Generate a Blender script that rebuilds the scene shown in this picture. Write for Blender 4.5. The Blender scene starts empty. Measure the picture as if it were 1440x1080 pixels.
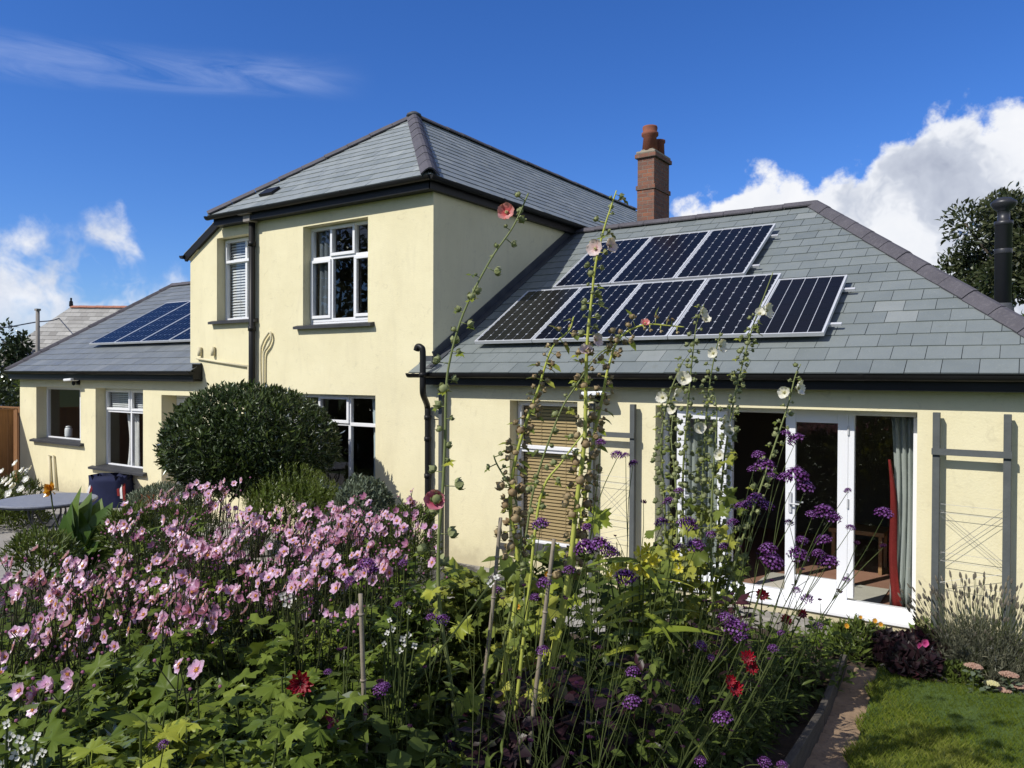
import bpy, math, random
import numpy as np
from mathutils import Vector, Matrix
random.seed(7); RNG = np.random.default_rng(7)
scene = bpy.context.scene
col = scene.collection
def R_(a): return math.radians(a)
U = random.uniform
# ------------------------------------------------------------------ camera frame (camera stands at the origin, facade runs along X at Y = 8.4)
FPX, YAW, PITCH, ROLL = 1075.27, 0.597898, -0.010476, 0.004431
_f = np.array([-math.sin(YAW)*math.cos(PITCH), math.cos(YAW)*math.cos(PITCH), math.sin(PITCH)])
_r = np.array([math.cos(YAW), math.sin(YAW), 0.0]); _u = np.cross(_r, _f)
RIGHT = _r*math.cos(ROLL)+_u*math.sin(ROLL); UP = -_r*math.sin(ROLL)+_u*math.cos(ROLL); FWD = _f
def P(px, py, d):           # a point seen in direction (px, py), d metres deep
    return ((px-720)/FPX*RIGHT-(py-540)/FPX*UP+FWD)*d
def px_of(p):
    p = np.asarray(p, float); return 720+FPX*(p@RIGHT)/(p@FWD), 540-FPX*(p@UP)/(p@FWD)
def sstep(a, b, x):
    t = min(1, max(0, (x-a)/(b-a))); return t*t*(3-2*t)
def gz(x, y):               # garden ground rises gently from the terrace towards the viewpoint
    return -2.62+0.87*sstep(6.3, 0.7, y)*sstep(-10.8, -8.2, x)
def atY(px,py,y):
    q=P(px,py,1.0); return q*(y/q[1])
def G(px, d, lift=0):       # ground point seen in column px at depth d
    p = P(px, 540, d); p[2] = gz(p[0], p[1])+lift; return p
D = 8.4
# ------------------------------------------------------------------ mesh builder
class MB:
    def __init__(s): s.v=[]; s.n=0; s.idx=[]; s.tot=[]; s.mi=[]; s.r=[]
    def add(s, verts, faces, m=0, r=0.5):
        verts = np.asarray(verts, float).reshape(-1,3); k = len(verts)
        s.v.append(verts); s.r.append(np.full(k, r) if np.isscalar(r) else np.asarray(r, float))
        for f in faces:
            s.idx.append(np.asarray(f)+s.n); s.tot.append(len(f)); s.mi.append(m)
        s.n += k
    def inst(s, T, pos, ydir, nrm, size, m=0, r=0.5, sx=1.0, rmul=0):
        y = np.asarray(ydir, float); y = y/(np.linalg.norm(y)+1e-9)
        x = np.cross(y, nrm); l = np.linalg.norm(x)
        if l < 1e-4: x = np.cross(y, (0.3,0.8,0.5)); l = np.linalg.norm(x)
        x = x/l; z = np.cross(x, y)
        V = T['v']*size
        W = np.outer(V[:,0]*sx, x)+np.outer(V[:,1], y)+np.outer(V[:,2], z)+np.asarray(pos)
        s.v.append(W); s.r.append(T['r'] if rmul else np.full(len(W), r))
        s.idx.append(T['idx']+s.n); s.tot.extend(T['tot']); s.mi.extend([m]*len(T['tot'])); s.n += len(W)
    def box(s, x0,x1,y0,y1,z0,z1, m=0, r=0.5):
        v=[(x0,y0,z0),(x1,y0,z0),(x1,y1,z0),(x0,y1,z0),(x0,y0,z1),(x1,y0,z1),(x1,y1,z1),(x0,y1,z1)]
        s.add(v, [(0,3,2,1),(4,5,6,7),(0,1,5,4),(1,2,6,5),(2,3,7,6),(3,0,4,7)], m, r)
    def bar(s, a, b, w, h, up=(0,0,1), m=0, r=0.5):   # rectangular bar from a to b
        a=np.asarray(a,float); b=np.asarray(b,float); d=(b-a)/np.linalg.norm(b-a)
        x=np.cross(d,up); x/=np.linalg.norm(x); z=np.cross(x,d)
        v=[]
        for p in (a,b):
            for i,j in ((-1,-1),(1,-1),(1,1),(-1,1)): v.append(p+x*w/2*i+z*h/2*j)
        s.add(v, [(3,2,1,0),(4,5,6,7),(0,1,5,4),(1,2,6,5),(2,3,7,6),(3,0,4,7)], m, r)
    def tube(s, pts, rad, k=8, m=0, r=0.5, cap=True):
        pts=np.asarray(pts,float); n=len(pts)
        rad=np.full(n,rad) if np.isscalar(rad) else np.asarray(rad,float)
        v=[]; ref=np.array([0.31,0.87,0.38])
        t=np.gradient(pts,axis=0); t/=np.linalg.norm(t,axis=1)[:,None]+1e-9
        x=np.cross(t[0],ref); 
        if np.linalg.norm(x)<.05: x=np.cross(t[0],(1,0,0))
        x/=np.linalg.norm(x)
        for i in range(n):
            x=x-t[i]*(x@t[i]); x/=np.linalg.norm(x); z=np.cross(t[i],x)
            for j in range(k):
                a=2*math.pi*j/k; v.append(pts[i]+(x*math.cos(a)+z*math.sin(a))*rad[i])
        f=[(i*k+j, i*k+(j+1)%k, (i+1)*k+(j+1)%k, (i+1)*k+j) for i in range(n-1) for j in range(k)]
        if cap: f+= [tuple(range(k))[::-1], tuple((n-1)*k+j for j in range(k))]
        s.add(v,f,m,r)
    def lathe(s, c, prof, k=20, m=0, r=0.5, ax=(0,0,1)):   # prof: list of (radius, height)
        c=np.asarray(c,float); ax=np.asarray(ax,float)/np.linalg.norm(ax)
        x=np.cross(ax,(0.2,1,0.1)); x/=np.linalg.norm(x); y=np.cross(ax,x)
        v=[c+ax*h+(x*math.cos(2*math.pi*j/k)+y*math.sin(2*math.pi*j/k))*rr for rr,h in prof for j in range(k)]
        n=len(prof)
        f=[(i*k+j, i*k+(j+1)%k, (i+1)*k+(j+1)%k, (i+1)*k+j) for i in range(n-1) for j in range(k)]
        if prof[0][0]>1e-4: f.append(tuple(range(k))[::-1])
        if prof[-1][0]>1e-4: f.append(tuple((n-1)*k+j for j in range(k)))
        s.add(v,f,m,r)
    def mesh(s, name, mats, off=(0,0,0), smooth=False):
        me = bpy.data.meshes.new(name)
        V = (np.concatenate(s.v)-np.asarray(off)).astype(np.float32)
        I = np.concatenate([np.asarray(i).ravel() for i in s.idx]).astype(np.int32)
        T = np.asarray(s.tot, np.int32); S = np.concatenate(([0], np.cumsum(T)[:-1])).astype(np.int32)
        me.vertices.add(len(V)); me.vertices.foreach_set('co', V.ravel())
        me.loops.add(len(I)); me.loops.foreach_set('vertex_index', I)
        me.polygons.add(len(T)); me.polygons.foreach_set('loop_start', S)
        for m in (mats if isinstance(mats,(list,tuple)) else [mats]): me.materials.append(m)
        me.polygons.foreach_set('material_index', np.asarray(s.mi, np.int32))
        me.polygons.foreach_set('use_smooth', np.full(len(T), smooth))
        me.update(calc_edges=True); me.validate()
        a = me.attributes.new('rnd','FLOAT','POINT'); a.data.foreach_set('value', np.concatenate(s.r).astype(np.float32))
        return me
    def build(s, name, mats, parent=None, smooth=False, bevel=0):
        off = (0,0,0); q = parent
        while q is not None: off = np.asarray(off)+np.asarray(q.location); q = q.parent
        o = bpy.data.objects.new(name, s.mesh(name, mats, off, smooth or name in ('foliage','leaves','ground_cover'))); col.objects.link(o)
        if parent: o.parent = parent
        if bevel:
            b=o.modifiers.new('bevel','BEVEL'); b.width=bevel; b.segments=2; b.limit_method='ANGLE'
        return o
def tmpl(v, faces, r=None):
    return dict(v=np.asarray(v,float), idx=np.concatenate([np.asarray(f) for f in faces]), tot=[len(f) for f in faces],
                r=np.asarray(r,float) if r is not None else np.full(len(v),.5))
def tag(o, label=None, cat=None, group=None, kind=None):
    if label: o['label']=label
    if cat: o['category']=cat
    if group: o['group']=group
    if kind: o['kind']=kind
    return o
def thing(name, loc, label, cat, group=None):
    o=bpy.data.objects.new(name,None); o.empty_display_size=.1; col.objects.link(o); o.location=[float(c) for c in loc]
    return tag(o,label,cat,group)
def inst_child(name, me, parent, M):       # linked copy of mesh data under parent; M is local
    o=bpy.data.objects.new(name, me); col.objects.link(o); o.parent=parent; o.matrix_local=M; return o
def basis(pos, ydir, nrm, size):
    z=Vector([float(c) for c in nrm]).normalized(); x=Vector([float(c) for c in ydir]).cross(z)
    if x.length<1e-3: x=Vector((.3,.8,.5)).cross(z)
    x.normalize(); y=z.cross(x)
    M=Matrix(((x[0]*size,y[0]*size,z[0]*size,pos[0]),(x[1]*size,y[1]*size,z[1]*size,pos[1]),(x[2]*size,y[2]*size,z[2]*size,pos[2]),(0,0,0,1)))
    return M
def catmull(pts, n=6):
    pts=[np.asarray(p,float) for p in pts]; P0=[2*pts[0]-pts[1]]+pts+[2*pts[-1]-pts[-2]]; out=[]
    for i in range(1,len(P0)-2):
        a,b,c,d=P0[i-1:i+3]
        for k in range(n):
            t=k/n; out.append(.5*((2*b)+(-a+c)*t+(2*a-5*b+4*c-d)*t*t+(-a+3*b-3*c+d)*t**3))
    out.append(pts[-1]); return np.array(out)
# ------------------------------------------------------------------ materials
def newmat(name):
    m=bpy.data.materials.new(name); m.use_nodes=True; nt=m.node_tree; nt.nodes.clear(); return m,nt
class NT:
    def __init__(s, nt): s.nt=nt
    def n(s, t, **k):
        x=s.nt.nodes.new(t)
        for a,b in k.items(): setattr(x,a,b)
        return x
    def l(s,a,b): s.nt.links.new(a,b)
    def math(s, op, a, b=None, clamp=False):
        x=s.n('ShaderNodeMath',operation=op); x.use_clamp=clamp
        for i,q in enumerate((a,b)):
            if q is None: continue
            if isinstance(q,(int,float)): x.inputs[i].default_value=q
            else: s.l(q,x.inputs[i])
        return x.outputs[0]
    def mr(s, v, a,b,c=0,d=1, smooth=False):
        x=s.n('ShaderNodeMapRange'); x.interpolation_type='SMOOTHSTEP' if smooth else 'LINEAR'
        s.l(v,x.inputs['Value'])
        for k,q in zip(('From Min','From Max','To Min','To Max'),(a,b,c,d)): x.inputs[k].default_value=q
        return x.outputs['Result']
    def mixc(s, f, a, b, mode='MIX'):
        x=s.n('ShaderNodeMix',data_type='RGBA',blend_type=mode)
        for i,q in ((0,f),(6,a),(7,b)):
            if isinstance(q,(int,float)): x.inputs[i].default_value=q
            elif isinstance(q,tuple): x.inputs[i].default_value=(*q[:3],1)
            else: s.l(q,x.inputs[i])
        return x.outputs[2]
    def noise(s, vec, scale, detail=4, rough=.55, dist=0):
        x=s.n('ShaderNodeTexNoise'); x.inputs['Scale'].default_value=scale; x.inputs['Detail'].default_value=detail
        x.inputs['Roughness'].default_value=rough; x.inputs['Distortion'].default_value=dist
        if vec is not None: s.l(vec,x.inputs['Vector'])
        return x.outputs['Fac']
    def ramp(s, f, stops, interp='LINEAR'):
        x=s.n('ShaderNodeValToRGB'); e=x.color_ramp.elements; x.color_ramp.interpolation=interp
        while len(e)<len(stops): e.new(.5)
        for q,(p,c) in zip(e,stops):
            q.position=p; q.color=(*c[:3],1) if isinstance(c,tuple) else (c,c,c,1)
        s.l(f,x.inputs[0]); return x.outputs[0]
def surf(name, c1, c2=None, scale=3, rough=.8, bump=0, bscale=40, c3=None, spec=.3, metal=0, rnd=None, detail=5, stretch=None, coat=0):
    """plain solid surface with blotchy colour variation and bump"""
    m,nt=newmat(name); k=NT(nt)
    tc=k.n('ShaderNodeTexCoord').outputs['Object']
    if stretch:
        mp=k.n('ShaderNodeMapping'); mp.inputs['Scale'].default_value=stretch; k.l(tc,mp.inputs[0]); tc=mp.outputs[0]
    bs=k.n('ShaderNodeBsdfPrincipled'); out=k.n('ShaderNodeOutputMaterial'); k.l(bs.outputs[0],out.inputs[0])
    bs.inputs['Roughness'].default_value=rough; bs.inputs['Specular IOR Level'].default_value=spec; bs.inputs['Metallic'].default_value=metal
    bs.inputs['Coat Weight'].default_value=coat
    c2=c2 or c1
    f=k.mr(k.noise(tc,scale,detail),.3,.7)
    c=k.mixc(f,c1,c2)
    if rnd:
        at=k.n('ShaderNodeAttribute',attribute_name='rnd').outputs['Fac']
        c=k.mixc(k.mr(at,0,1,0,rnd[1]),c,rnd[0])
    if c3: c=k.mixc(k.mr(k.noise(tc,scale*7.3,6,.65),.5,.75,0,.8),c,c3)
    k.l(c,bs.inputs['Base Color'])
    if bump:
        b=k.n('ShaderNodeBump'); b.inputs['Strength'].default_value=bump; b.inputs['Distance'].default_value=.01
        k.l(k.noise(tc,bscale,6,.6),b.inputs['Height']); k.l(b.outputs[0],bs.inputs['Normal'])
    return m
def leafm(name, stops, trans=.3, gloss=.06, rough=.35, vein=0, grow=0.35):
    """leaf or petal: colour from the per-leaf value, light passes through"""
    m,nt=newmat(name); k=NT(nt)
    at=k.n('ShaderNodeAttribute',attribute_name='rnd').outputs['Fac']
    c=k.ramp(at,stops)
    tc=k.n('ShaderNodeTexCoord').outputs['Object']
    c=k.mixc(k.mr(k.noise(tc,28,3),.35,.7,0,grow),c,k.mixc(1.0,c,(.62,.72,.6),'MULTIPLY'))
    d=k.n('ShaderNodeBsdfDiffuse'); t=k.n('ShaderNodeBsdfTranslucent'); g=k.n('ShaderNodeBsdfGlossy'); g.inputs['Roughness'].default_value=rough
    g.inputs['Color'].default_value=(.8,.85,.8,1)
    k.l(c,d.inputs[0]); k.l(k.mixc(1.0,c,(1.1,1.0,.55),'MULTIPLY'),t.inputs[0])
    a=k.n('ShaderNodeMixShader'); a.inputs[0].default_value=trans; k.l(d.outputs[0],a.inputs[1]); k.l(t.outputs[0],a.inputs[2])
    b=k.n('ShaderNodeMixShader'); fr=k.n('ShaderNodeFresnel'); fr.inputs[0].default_value=1.4
    k.l(k.math('MULTIPLY',fr.outputs[0],gloss*12,True),b.inputs[0]); k.l(a.outputs[0],b.inputs[1]); k.l(g.outputs[0],b.inputs[2])
    out=k.n('ShaderNodeOutputMaterial'); k.l(b.outputs[0],out.inputs[0]); return m
def glassm(name):
    m,nt=newmat(name); k=NT(nt)
    t=k.n('ShaderNodeBsdfTransparent'); t.inputs[0].default_value=(.93,.95,.94,1)
    g=k.n('ShaderNodeBsdfGlossy'); g.inputs['Roughness'].default_value=.01
    ge=k.n('ShaderNodeNewGeometry'); dp=k.n('ShaderNodeVectorMath',operation='DOT_PRODUCT'); k.l(ge.outputs['Normal'],dp.inputs[0]); k.l(ge.outputs['Incoming'],dp.inputs[1])
    c5=k.math('POWER',k.math('SUBTRACT',1.0,k.math('ABSOLUTE',dp.outputs['Value'])),5.0)
    x=k.n('ShaderNodeMixShader'); k.l(k.math('ADD',.075,k.math('MULTIPLY',c5,.9),True),x.inputs[0]); k.l(t.outputs[0],x.inputs[1]); k.l(g.outputs[0],x.inputs[2])
    out=k.n('ShaderNodeOutputMaterial'); k.l(x.outputs[0],out.inputs[0]); return m
def wallm():
    m,nt=newmat('cream_render'); k=NT(nt)
    tc=k.n('ShaderNodeTexCoord').outputs['Object']
    bs=k.n('ShaderNodeBsdfPrincipled'); out=k.n('ShaderNodeOutputMaterial'); k.l(bs.outputs[0],out.inputs[0])
    bs.inputs['Roughness'].default_value=.9; bs.inputs['Specular IOR Level'].default_value=.15
    c=k.mixc(k.mr(k.noise(tc,1.1,6,.6,.4),.35,.68),(.785,.722,.478),(.72,.657,.425))
    mp=k.n('ShaderNodeMapping'); mp.inputs['Scale'].default_value=(2.4,2.4,.5); k.l(tc,mp.inputs[0])
    c=k.mixc(k.mr(k.noise(mp.outputs[0],1.7,7,.7,.8),.50,.76,0,.36),c,(.60,.545,.37))
    c=k.mixc(k.mr(k.noise(tc,6.5,5,.7,1.5),.58,.70,0,.36),c,(.50,.45,.30))
    sz=k.n('ShaderNodeSeparateXYZ'); k.l(tc,sz.inputs[0]); low=k.math('ADD',sz.outputs[2],k.math('MULTIPLY',k.noise(tc,5,5,.7),-.6))
    c=k.mixc(k.mr(low,-.32,.12,.55,0,True),c,(.36,.31,.21))     # splash dirt along the foot of the wall
    k.l(c,bs.inputs['Base Color'])
    b=k.n('ShaderNodeBump'); b.inputs['Strength'].default_value=.35; b.inputs['Distance'].default_value=.008
    h=k.math('ADD',k.noise(tc,45,5,.6),k.math('MULTIPLY',k.noise(tc,5,4),1.6)); k.l(h,b.inputs['Height']); k.l(b.outputs[0],bs.inputs['Normal'])
    return m
def slatem(name, c1, c2, c3, rough=.5):
    m,nt=newmat(name); k=NT(nt)
    tc=k.n('ShaderNodeTexCoord').outputs['Object']; at=k.n('ShaderNodeAttribute',attribute_name='rnd').outputs['Fac']
    bs=k.n('ShaderNodeBsdfPrincipled'); out=k.n('ShaderNodeOutputMaterial'); k.l(bs.outputs[0],out.inputs[0])
    c=k.ramp(at,[(0,c1),(.55,c2),(.9,c2),(1,c3)])
    c=k.mixc(k.mr(k.noise(tc,2.2,7,.7),.4,.7,0,.35),c,k.mixc(1.0,c,(.72,.74,.72),'MULTIPLY'))
    c=k.mixc(k.mr(k.noise(tc,38,4,.7),.63,.72,0,.45),c,(.36,.38,.34)); c=k.mixc(k.mr(k.noise(tc,3.1,6,.75),.60,.72,0,.4),c,(.12,.125,.095))
    k.l(c,bs.inputs['Base Color'])
    bs.inputs['Specular IOR Level'].default_value=.45
    k.l(k.mr(k.noise(tc,9,4),.3,.7,rough-.08,rough+.15),bs.inputs['Roughness'])
    b=k.n('ShaderNodeBump'); b.inputs['Strength'].default_value=.25; b.inputs['Distance'].default_value=.006
    k.l(k.noise(tc,30,6,.7),b.inputs['Height']); k.l(b.outputs[0],bs.inputs['Normal'])
    return m
def brickm():
    m,nt=newmat('old_brick'); k=NT(nt)
    tc=k.n('ShaderNodeTexCoord').outputs['Object']
    sep=k.n('ShaderNodeSeparateXYZ'); k.l(tc,sep.inputs[0]); cmb=k.n('ShaderNodeCombineXYZ')
    k.l(k.math('ADD',sep.outputs[0],sep.outputs[1]),cmb.inputs[0]); k.l(sep.outputs[2],cmb.inputs[1])
    br=k.n('ShaderNodeTexBrick'); k.l(cmb.outputs[0],br.inputs['Vector']); br.inputs['Scale'].default_value=1
    br.inputs['Brick Width'].default_value=.2; br.inputs['Row Height'].default_value=.072; br.inputs['Mortar Size'].default_value=.007
    br.inputs['Color1'].default_value=(.29,.115,.062,1); br.inputs['Color2'].default_value=(.17,.075,.05,1); br.inputs['Mortar'].default_value=(.20,.16,.125,1)
    c=k.mixc(k.mr(k.noise(tc,7,6,.7),.40,.65,0,.75),br.outputs['Color'],(.13,.09,.075))
    c=k.mixc(k.mr(k.noise(tc,22,4,.7),.63,.72,0,.6),c,(.42,.36,.28))
    bs=k.n('ShaderNodeBsdfPrincipled'); out=k.n('ShaderNodeOutputMaterial'); k.l(bs.outputs[0],out.inputs[0]); k.l(c,bs.inputs['Base Color']); bs.inputs['Roughness'].default_value=.9
    b=k.n('ShaderNodeBump'); b.inputs['Strength'].default_value=.6; b.inputs['Distance'].default_value=.01
    k.l(k.math('SUBTRACT',k.noise(tc,40,4),br.outputs['Fac']),b.inputs['Height']); k.l(b.outputs[0],bs.inputs['Normal']); return m
M={}
M['wall']=wallm(); M['brick']=brickm(); M['glass']=glassm('window_glass')
M['slate']=slatem('grey_green_slate',(.150,.172,.170),(.185,.208,.202),(.235,.255,.245))
M['slate_dark']=slatem('blue_slate',(.135,.150,.16),(.165,.182,.19),(.19,.205,.21))
M['slate_light']=slatem('pale_grey_slate',(.20,.225,.222),(.255,.28,.275),(.31,.335,.325))
M['slate_pale']=slatem('lichened_slate',(.25,.24,.22),(.38,.37,.34),(.5,.48,.44),.8)
M['underlay']=surf('roof_underlay',(.03,.035,.036),rough=.9)
M['ridge']=surf('ridge_tile',(.072,.068,.076),(.098,.092,.102),4,.7,.3,30,c3=(.14,.13,.135))
M['ridge_red']=surf('red_ridge_tile',(.40,.18,.12),(.34,.15,.10),4,.8,.3,30)
M['black']=surf('black_plastic',(.010,.010,.010),(.016,.016,.016),3,.45,spec=.22)
M['lead']=surf('lead_flashing',(.05,.055,.062),(.08,.085,.09),5,.6,.3)
M['white']=surf('white_upvc',(.80,.81,.82),(.76,.77,.78),2,.35,spec=.5)
M['sill']=surf('dark_painted_sill',(.035,.037,.042),(.055,.056,.06),4,.6,.2)
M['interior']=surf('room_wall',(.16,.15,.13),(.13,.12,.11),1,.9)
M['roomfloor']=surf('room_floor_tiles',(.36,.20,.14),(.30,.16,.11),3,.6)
M['rug']=surf('pale_rug',(.55,.52,.44),(.48,.45,.38),5,.95,.3,60)
M['steel']=surf('aluminium',(.66,.67,.68),(.58,.59,.60),3,.4,metal=.25,spec=.4)
M['cell']=surf('solar_cell',(.004,.006,.010),(.006,.008,.015),1.5,.22,spec=.09,rnd=((.007,.007,.013),.5))
M['cell_old']=surf('solar_cell_black',(.012,.013,.012),(.016,.016,.015),1.5,.2,spec=.16)
M['sheet']=surf('solar_backsheet',(.46,.48,.52),(.42,.45,.49),2,.3,spec=.3)
M['trellis']=surf('grey_trellis_paint',(.105,.115,.112),(.08,.088,.087),6,.75,.3,30)
M['wire']=surf('galvanised_wire',(.25,.25,.24),rough=.5,metal=.5)
M['flue']=surf('black_flue',(.022,.023,.027),(.03,.031,.035),3,.4,spec=.5)
M['terracotta']=surf('terracotta',(.42,.16,.08),(.34,.13,.07),6,.85,.2)
M['pot']=surf('chimney_pot_clay',(.27,.095,.055),(.18,.07,.045),6,.85,.2)
M['mortar']=surf('chimney_mortar',(.36,.31,.23),(.25,.22,.17),7,.95,.5)
M['concrete']=surf('patio_concrete',(.36,.34,.31),(.28,.265,.24),1.6,.9,.4,35,c3=(.22,.2,.17))
M['stone']=surf('weathered_stone',(.33,.31,.27),(.22,.2,.17),5,.9,.6,20,c3=(.14,.13,.1))
M['soil']=surf('dark_soil',(.045,.032,.022),(.075,.054,.038),4,1,1,25,c3=(.025,.018,.013))
M['path']=surf('dry_earth',(.23,.155,.095),(.33,.235,.15),3,1,.9,22,c3=(.11,.08,.055))
M['timber']=surf('weathered_timber',(.060,.052,.042),(.10,.088,.07),5,.9,.5,30,stretch=(8,1,8))
M['fence']=surf('brown_fence_timber',(.22,.105,.04),(.30,.15,.06),5,.8,.4,30,stretch=(9,9,.7),rnd=((.15,.07,.03),.6))
M['turf']=surf('turf_base',(.05,.085,.018),(.075,.115,.026),3,1,.8,30)
M['iron']=surf('wrought_iron',(.045,.048,.052),(.07,.072,.075),6,.6,.3,spec=.5)
M['tabletop']=surf('grey_mosaic_top',(.20,.215,.25),(.25,.265,.30),9,.45,.3,40)
M['navy']=surf('navy_fabric',(.010,.014,.045),(.014,.019,.06),4,.85,.5,14)
M['redcloth']=surf('red_fabric',(.20,.018,.016),(.15,.014,.013),4,.9,.4,20)
M['whitecloth']=surf('white_fabric',(.75,.74,.72),(.68,.67,.66),4,.9,.3)
M['curtain']=surf('grey_curtain',(.40,.43,.40),(.34,.365,.34),3,.95,.2,40)
M['curtain_blue']=surf('pale_blue_curtain',(.50,.58,.60),(.42,.5,.53),3,.95,.2,40)
M['curtain_dark']=surf('slate_blue_curtain',(.13,.15,.165),(.10,.115,.13),3,.95,.2,40)
M['blind']=surf('tan_blind',(.40,.29,.14),(.35,.25,.12),4,.7)
M['blind_white']=surf('white_blind',(.62,.63,.64),(.56,.57,.58),4,.6)
M['wood']=surf('bare_wood',(.34,.2,.09),(.26,.15,.07),5,.6,.2,stretch=(1,1,6))
M['cane']=surf('bamboo_cane',(.21,.17,.12),(.29,.25,.19),9,.7,.3,30)
M['bark']=surf('bark',(.075,.06,.045),(.12,.1,.08),12,.95,.8,30)
M['pipe_cream']=surf('cream_painted_pipe',(.66,.60,.40),(.58,.52,.35),3,.7)
M['greypole']=surf('weathered_pole',(.22,.2,.18),(.28,.26,.235),3,.9,stretch=(8,8,1))
# foliage
g=lambda *a:a
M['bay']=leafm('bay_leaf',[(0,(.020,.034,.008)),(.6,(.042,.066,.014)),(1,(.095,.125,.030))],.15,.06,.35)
M['rosemary']=leafm('rosemary_leaf',[(0,(.06,.09,.016)),(.6,(.125,.17,.03)),(1,(.19,.235,.055))],.25,.02)
M['sage']=leafm('grey_green_leaf',[(0,(.075,.10,.06)),(.6,(.14,.17,.11)),(1,(.22,.25,.18))],.2,.05)
M['anleaf']=leafm('anemone_leaf',[(0,(.055,.085,.012)),(.55,(.125,.175,.027)),(.85,(.19,.24,.038)),(1,(.28,.31,.045))],.33,.03)
M['limeleaf']=leafm('yellowing_leaf',[(0,(.13,.18,.022)),(.5,(.28,.33,.04)),(1,(.46,.46,.06))],.35,.05)
M['greenleaf']=leafm('mid_green_leaf',[(0,(.052,.076,.016)),(.6,(.12,.16,.034)),(1,(.23,.26,.065))],.33,.03)
M['darkleaf']=leafm('dark_purple_leaf',[(0,(.010,.006,.008)),(.6,(.028,.012,.016)),(1,(.075,.018,.026))],.15,.06,.4)
M['cannaleaf']=leafm('canna_leaf',[(0,(.045,.095,.014)),(.6,(.085,.155,.022)),(1,(.14,.21,.04))],.35,.07)
M['hollyleaf']=leafm('hollyhock_leaf',[(0,(.085,.115,.024)),(.5,(.20,.245,.05)),(1,(.42,.42,.075))],.38,.03)
M['treeleaf']=leafm('tree_leaf',[(0,(.025,.034,.012)),(.6,(.055,.065,.025)),(1,(.115,.11,.055))],.2,.05)
M['conifer']=leafm('conifer_leaf',[(0,(.02,.035,.016)),(1,(.06,.08,.032))],.15,.03)
M['brightleaf']=leafm('bright_leaf',[(0,(.10,.17,.02)),(1,(.22,.30,.04))],.35,.05)
M['grass']=leafm('grass_blade',[(0,(.09,.13,.013)),(.5,(.16,.21,.025)),(1,(.30,.32,.075))],.35,.03)
M['stem']=leafm('green_stem',[(0,(.045,.062,.02)),(1,(.10,.12,.04))],.1,.03)
M['stem_yellow']=leafm('yellow_stem',[(0,(.40,.44,.085)),(1,(.52,.52,.13))],.1,.03)
M['stem_pale']=leafm('pale_green_stem',[(0,(.15,.18,.065)),(1,(.26,.29,.12))],.1,.03)
M['stem_dry']=leafm('dry_stem',[(0,(.17,.135,.06)),(1,(.34,.29,.14))],.1,.03)
M['stem_dark']=leafm('dark_stem',[(0,(.035,.042,.018)),(1,(.07,.08,.032))],.1,.03)
M['bud']=leafm('green_bud',[(0,(.16,.19,.075)),(1,(.34,.36,.18))],.2,.02)
M['bud_dry']=leafm('dry_bud',[(0,(.22,.13,.075)),(.6,(.36,.27,.15)),(1,(.46,.38,.23))],.15,.02)
M['pink']=leafm('pink_petal',[(0,(.46,.13,.31)),(.3,(.64,.32,.53)),(1,(.78,.56,.72))],.35,.02,grow=.12)
M['pinkdark']=leafm('deep_pink_petal',[(0,(.36,.10,.22)),(1,(.56,.27,.42))],.35,.02,grow=.2)
M['stamen']=leafm('orange_stamen',[(0,(.62,.24,.03)),(1,(.70,.40,.06))],.1,.02)
M['lilac']=leafm('verbena_floret',[(0,(.07,.014,.08)),(.5,(.145,.038,.18)),(1,(.31,.145,.40))],.25,.02,grow=.1)
M['calyx']=leafm('purple_calyx',[(0,(.035,.010,.035)),(1,(.085,.026,.075))],.1,.02)
M['holly_pink']=leafm('hollyhock_pink_petal',[(0,(.22,.008,.03)),(.3,(.48,.06,.12)),(1,(.68,.25,.33))],.3,.02,grow=.1)
M['holly_coral']=leafm('hollyhock_coral_petal',[(0,(.40,.03,.05)),(.35,(.62,.13,.13)),(1,(.72,.36,.33))],.3,.02,grow=.1)
M['holly_white']=leafm('hollyhock_white_petal',[(0,(.42,.44,.12)),(.3,(.72,.70,.56)),(1,(.80,.78,.70))],.3,.02,grow=.08)
M['holly_blush']=leafm('hollyhock_blush_petal',[(0,(.38,.10,.13)),(.3,(.66,.46,.45)),(1,(.78,.68,.65))],.3,.02,grow=.1)
M['yellow']=leafm('yellow_petal',[(0,(.55,.48,.03)),(1,(.72,.66,.08))],.3,.02,grow=.1)
M['orange']=leafm('orange_petal',[(0,(.65,.26,.02)),(1,(.75,.42,.04))],.3,.02,grow=.1)
M['red']=leafm('red_petal',[(0,(.10,.003,.010)),(1,(.34,.008,.022))],.25,.02,grow=.1)
M['magenta']=leafm('magenta_petal',[(0,(.42,.03,.16)),(1,(.66,.12,.32))],.3,.02,grow=.1)
M['whitepetal']=leafm('white_petal',[(0,(.66,.64,.58)),(1,(.80,.78,.74))],.3,.02,grow=.1)
M['cream']=leafm('cream_petal',[(0,(.66,.62,.30)),(1,(.74,.70,.42))],.3,.02,grow=.1)
M['sedum']=leafm('sedum_floret',[(0,(.36,.20,.15)),(1,(.56,.38,.29))],.2,.02)
M['lavender']=leafm('grey_lavender_leaf',[(0,(.085,.09,.06)),(.6,(.15,.155,.105)),(1,(.23,.22,.15))],.2,.03)
M['lavhead']=leafm('faded_lavender_head',[(0,(.13,.115,.09)),(1,(.23,.20,.155))],.15,.02)
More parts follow.
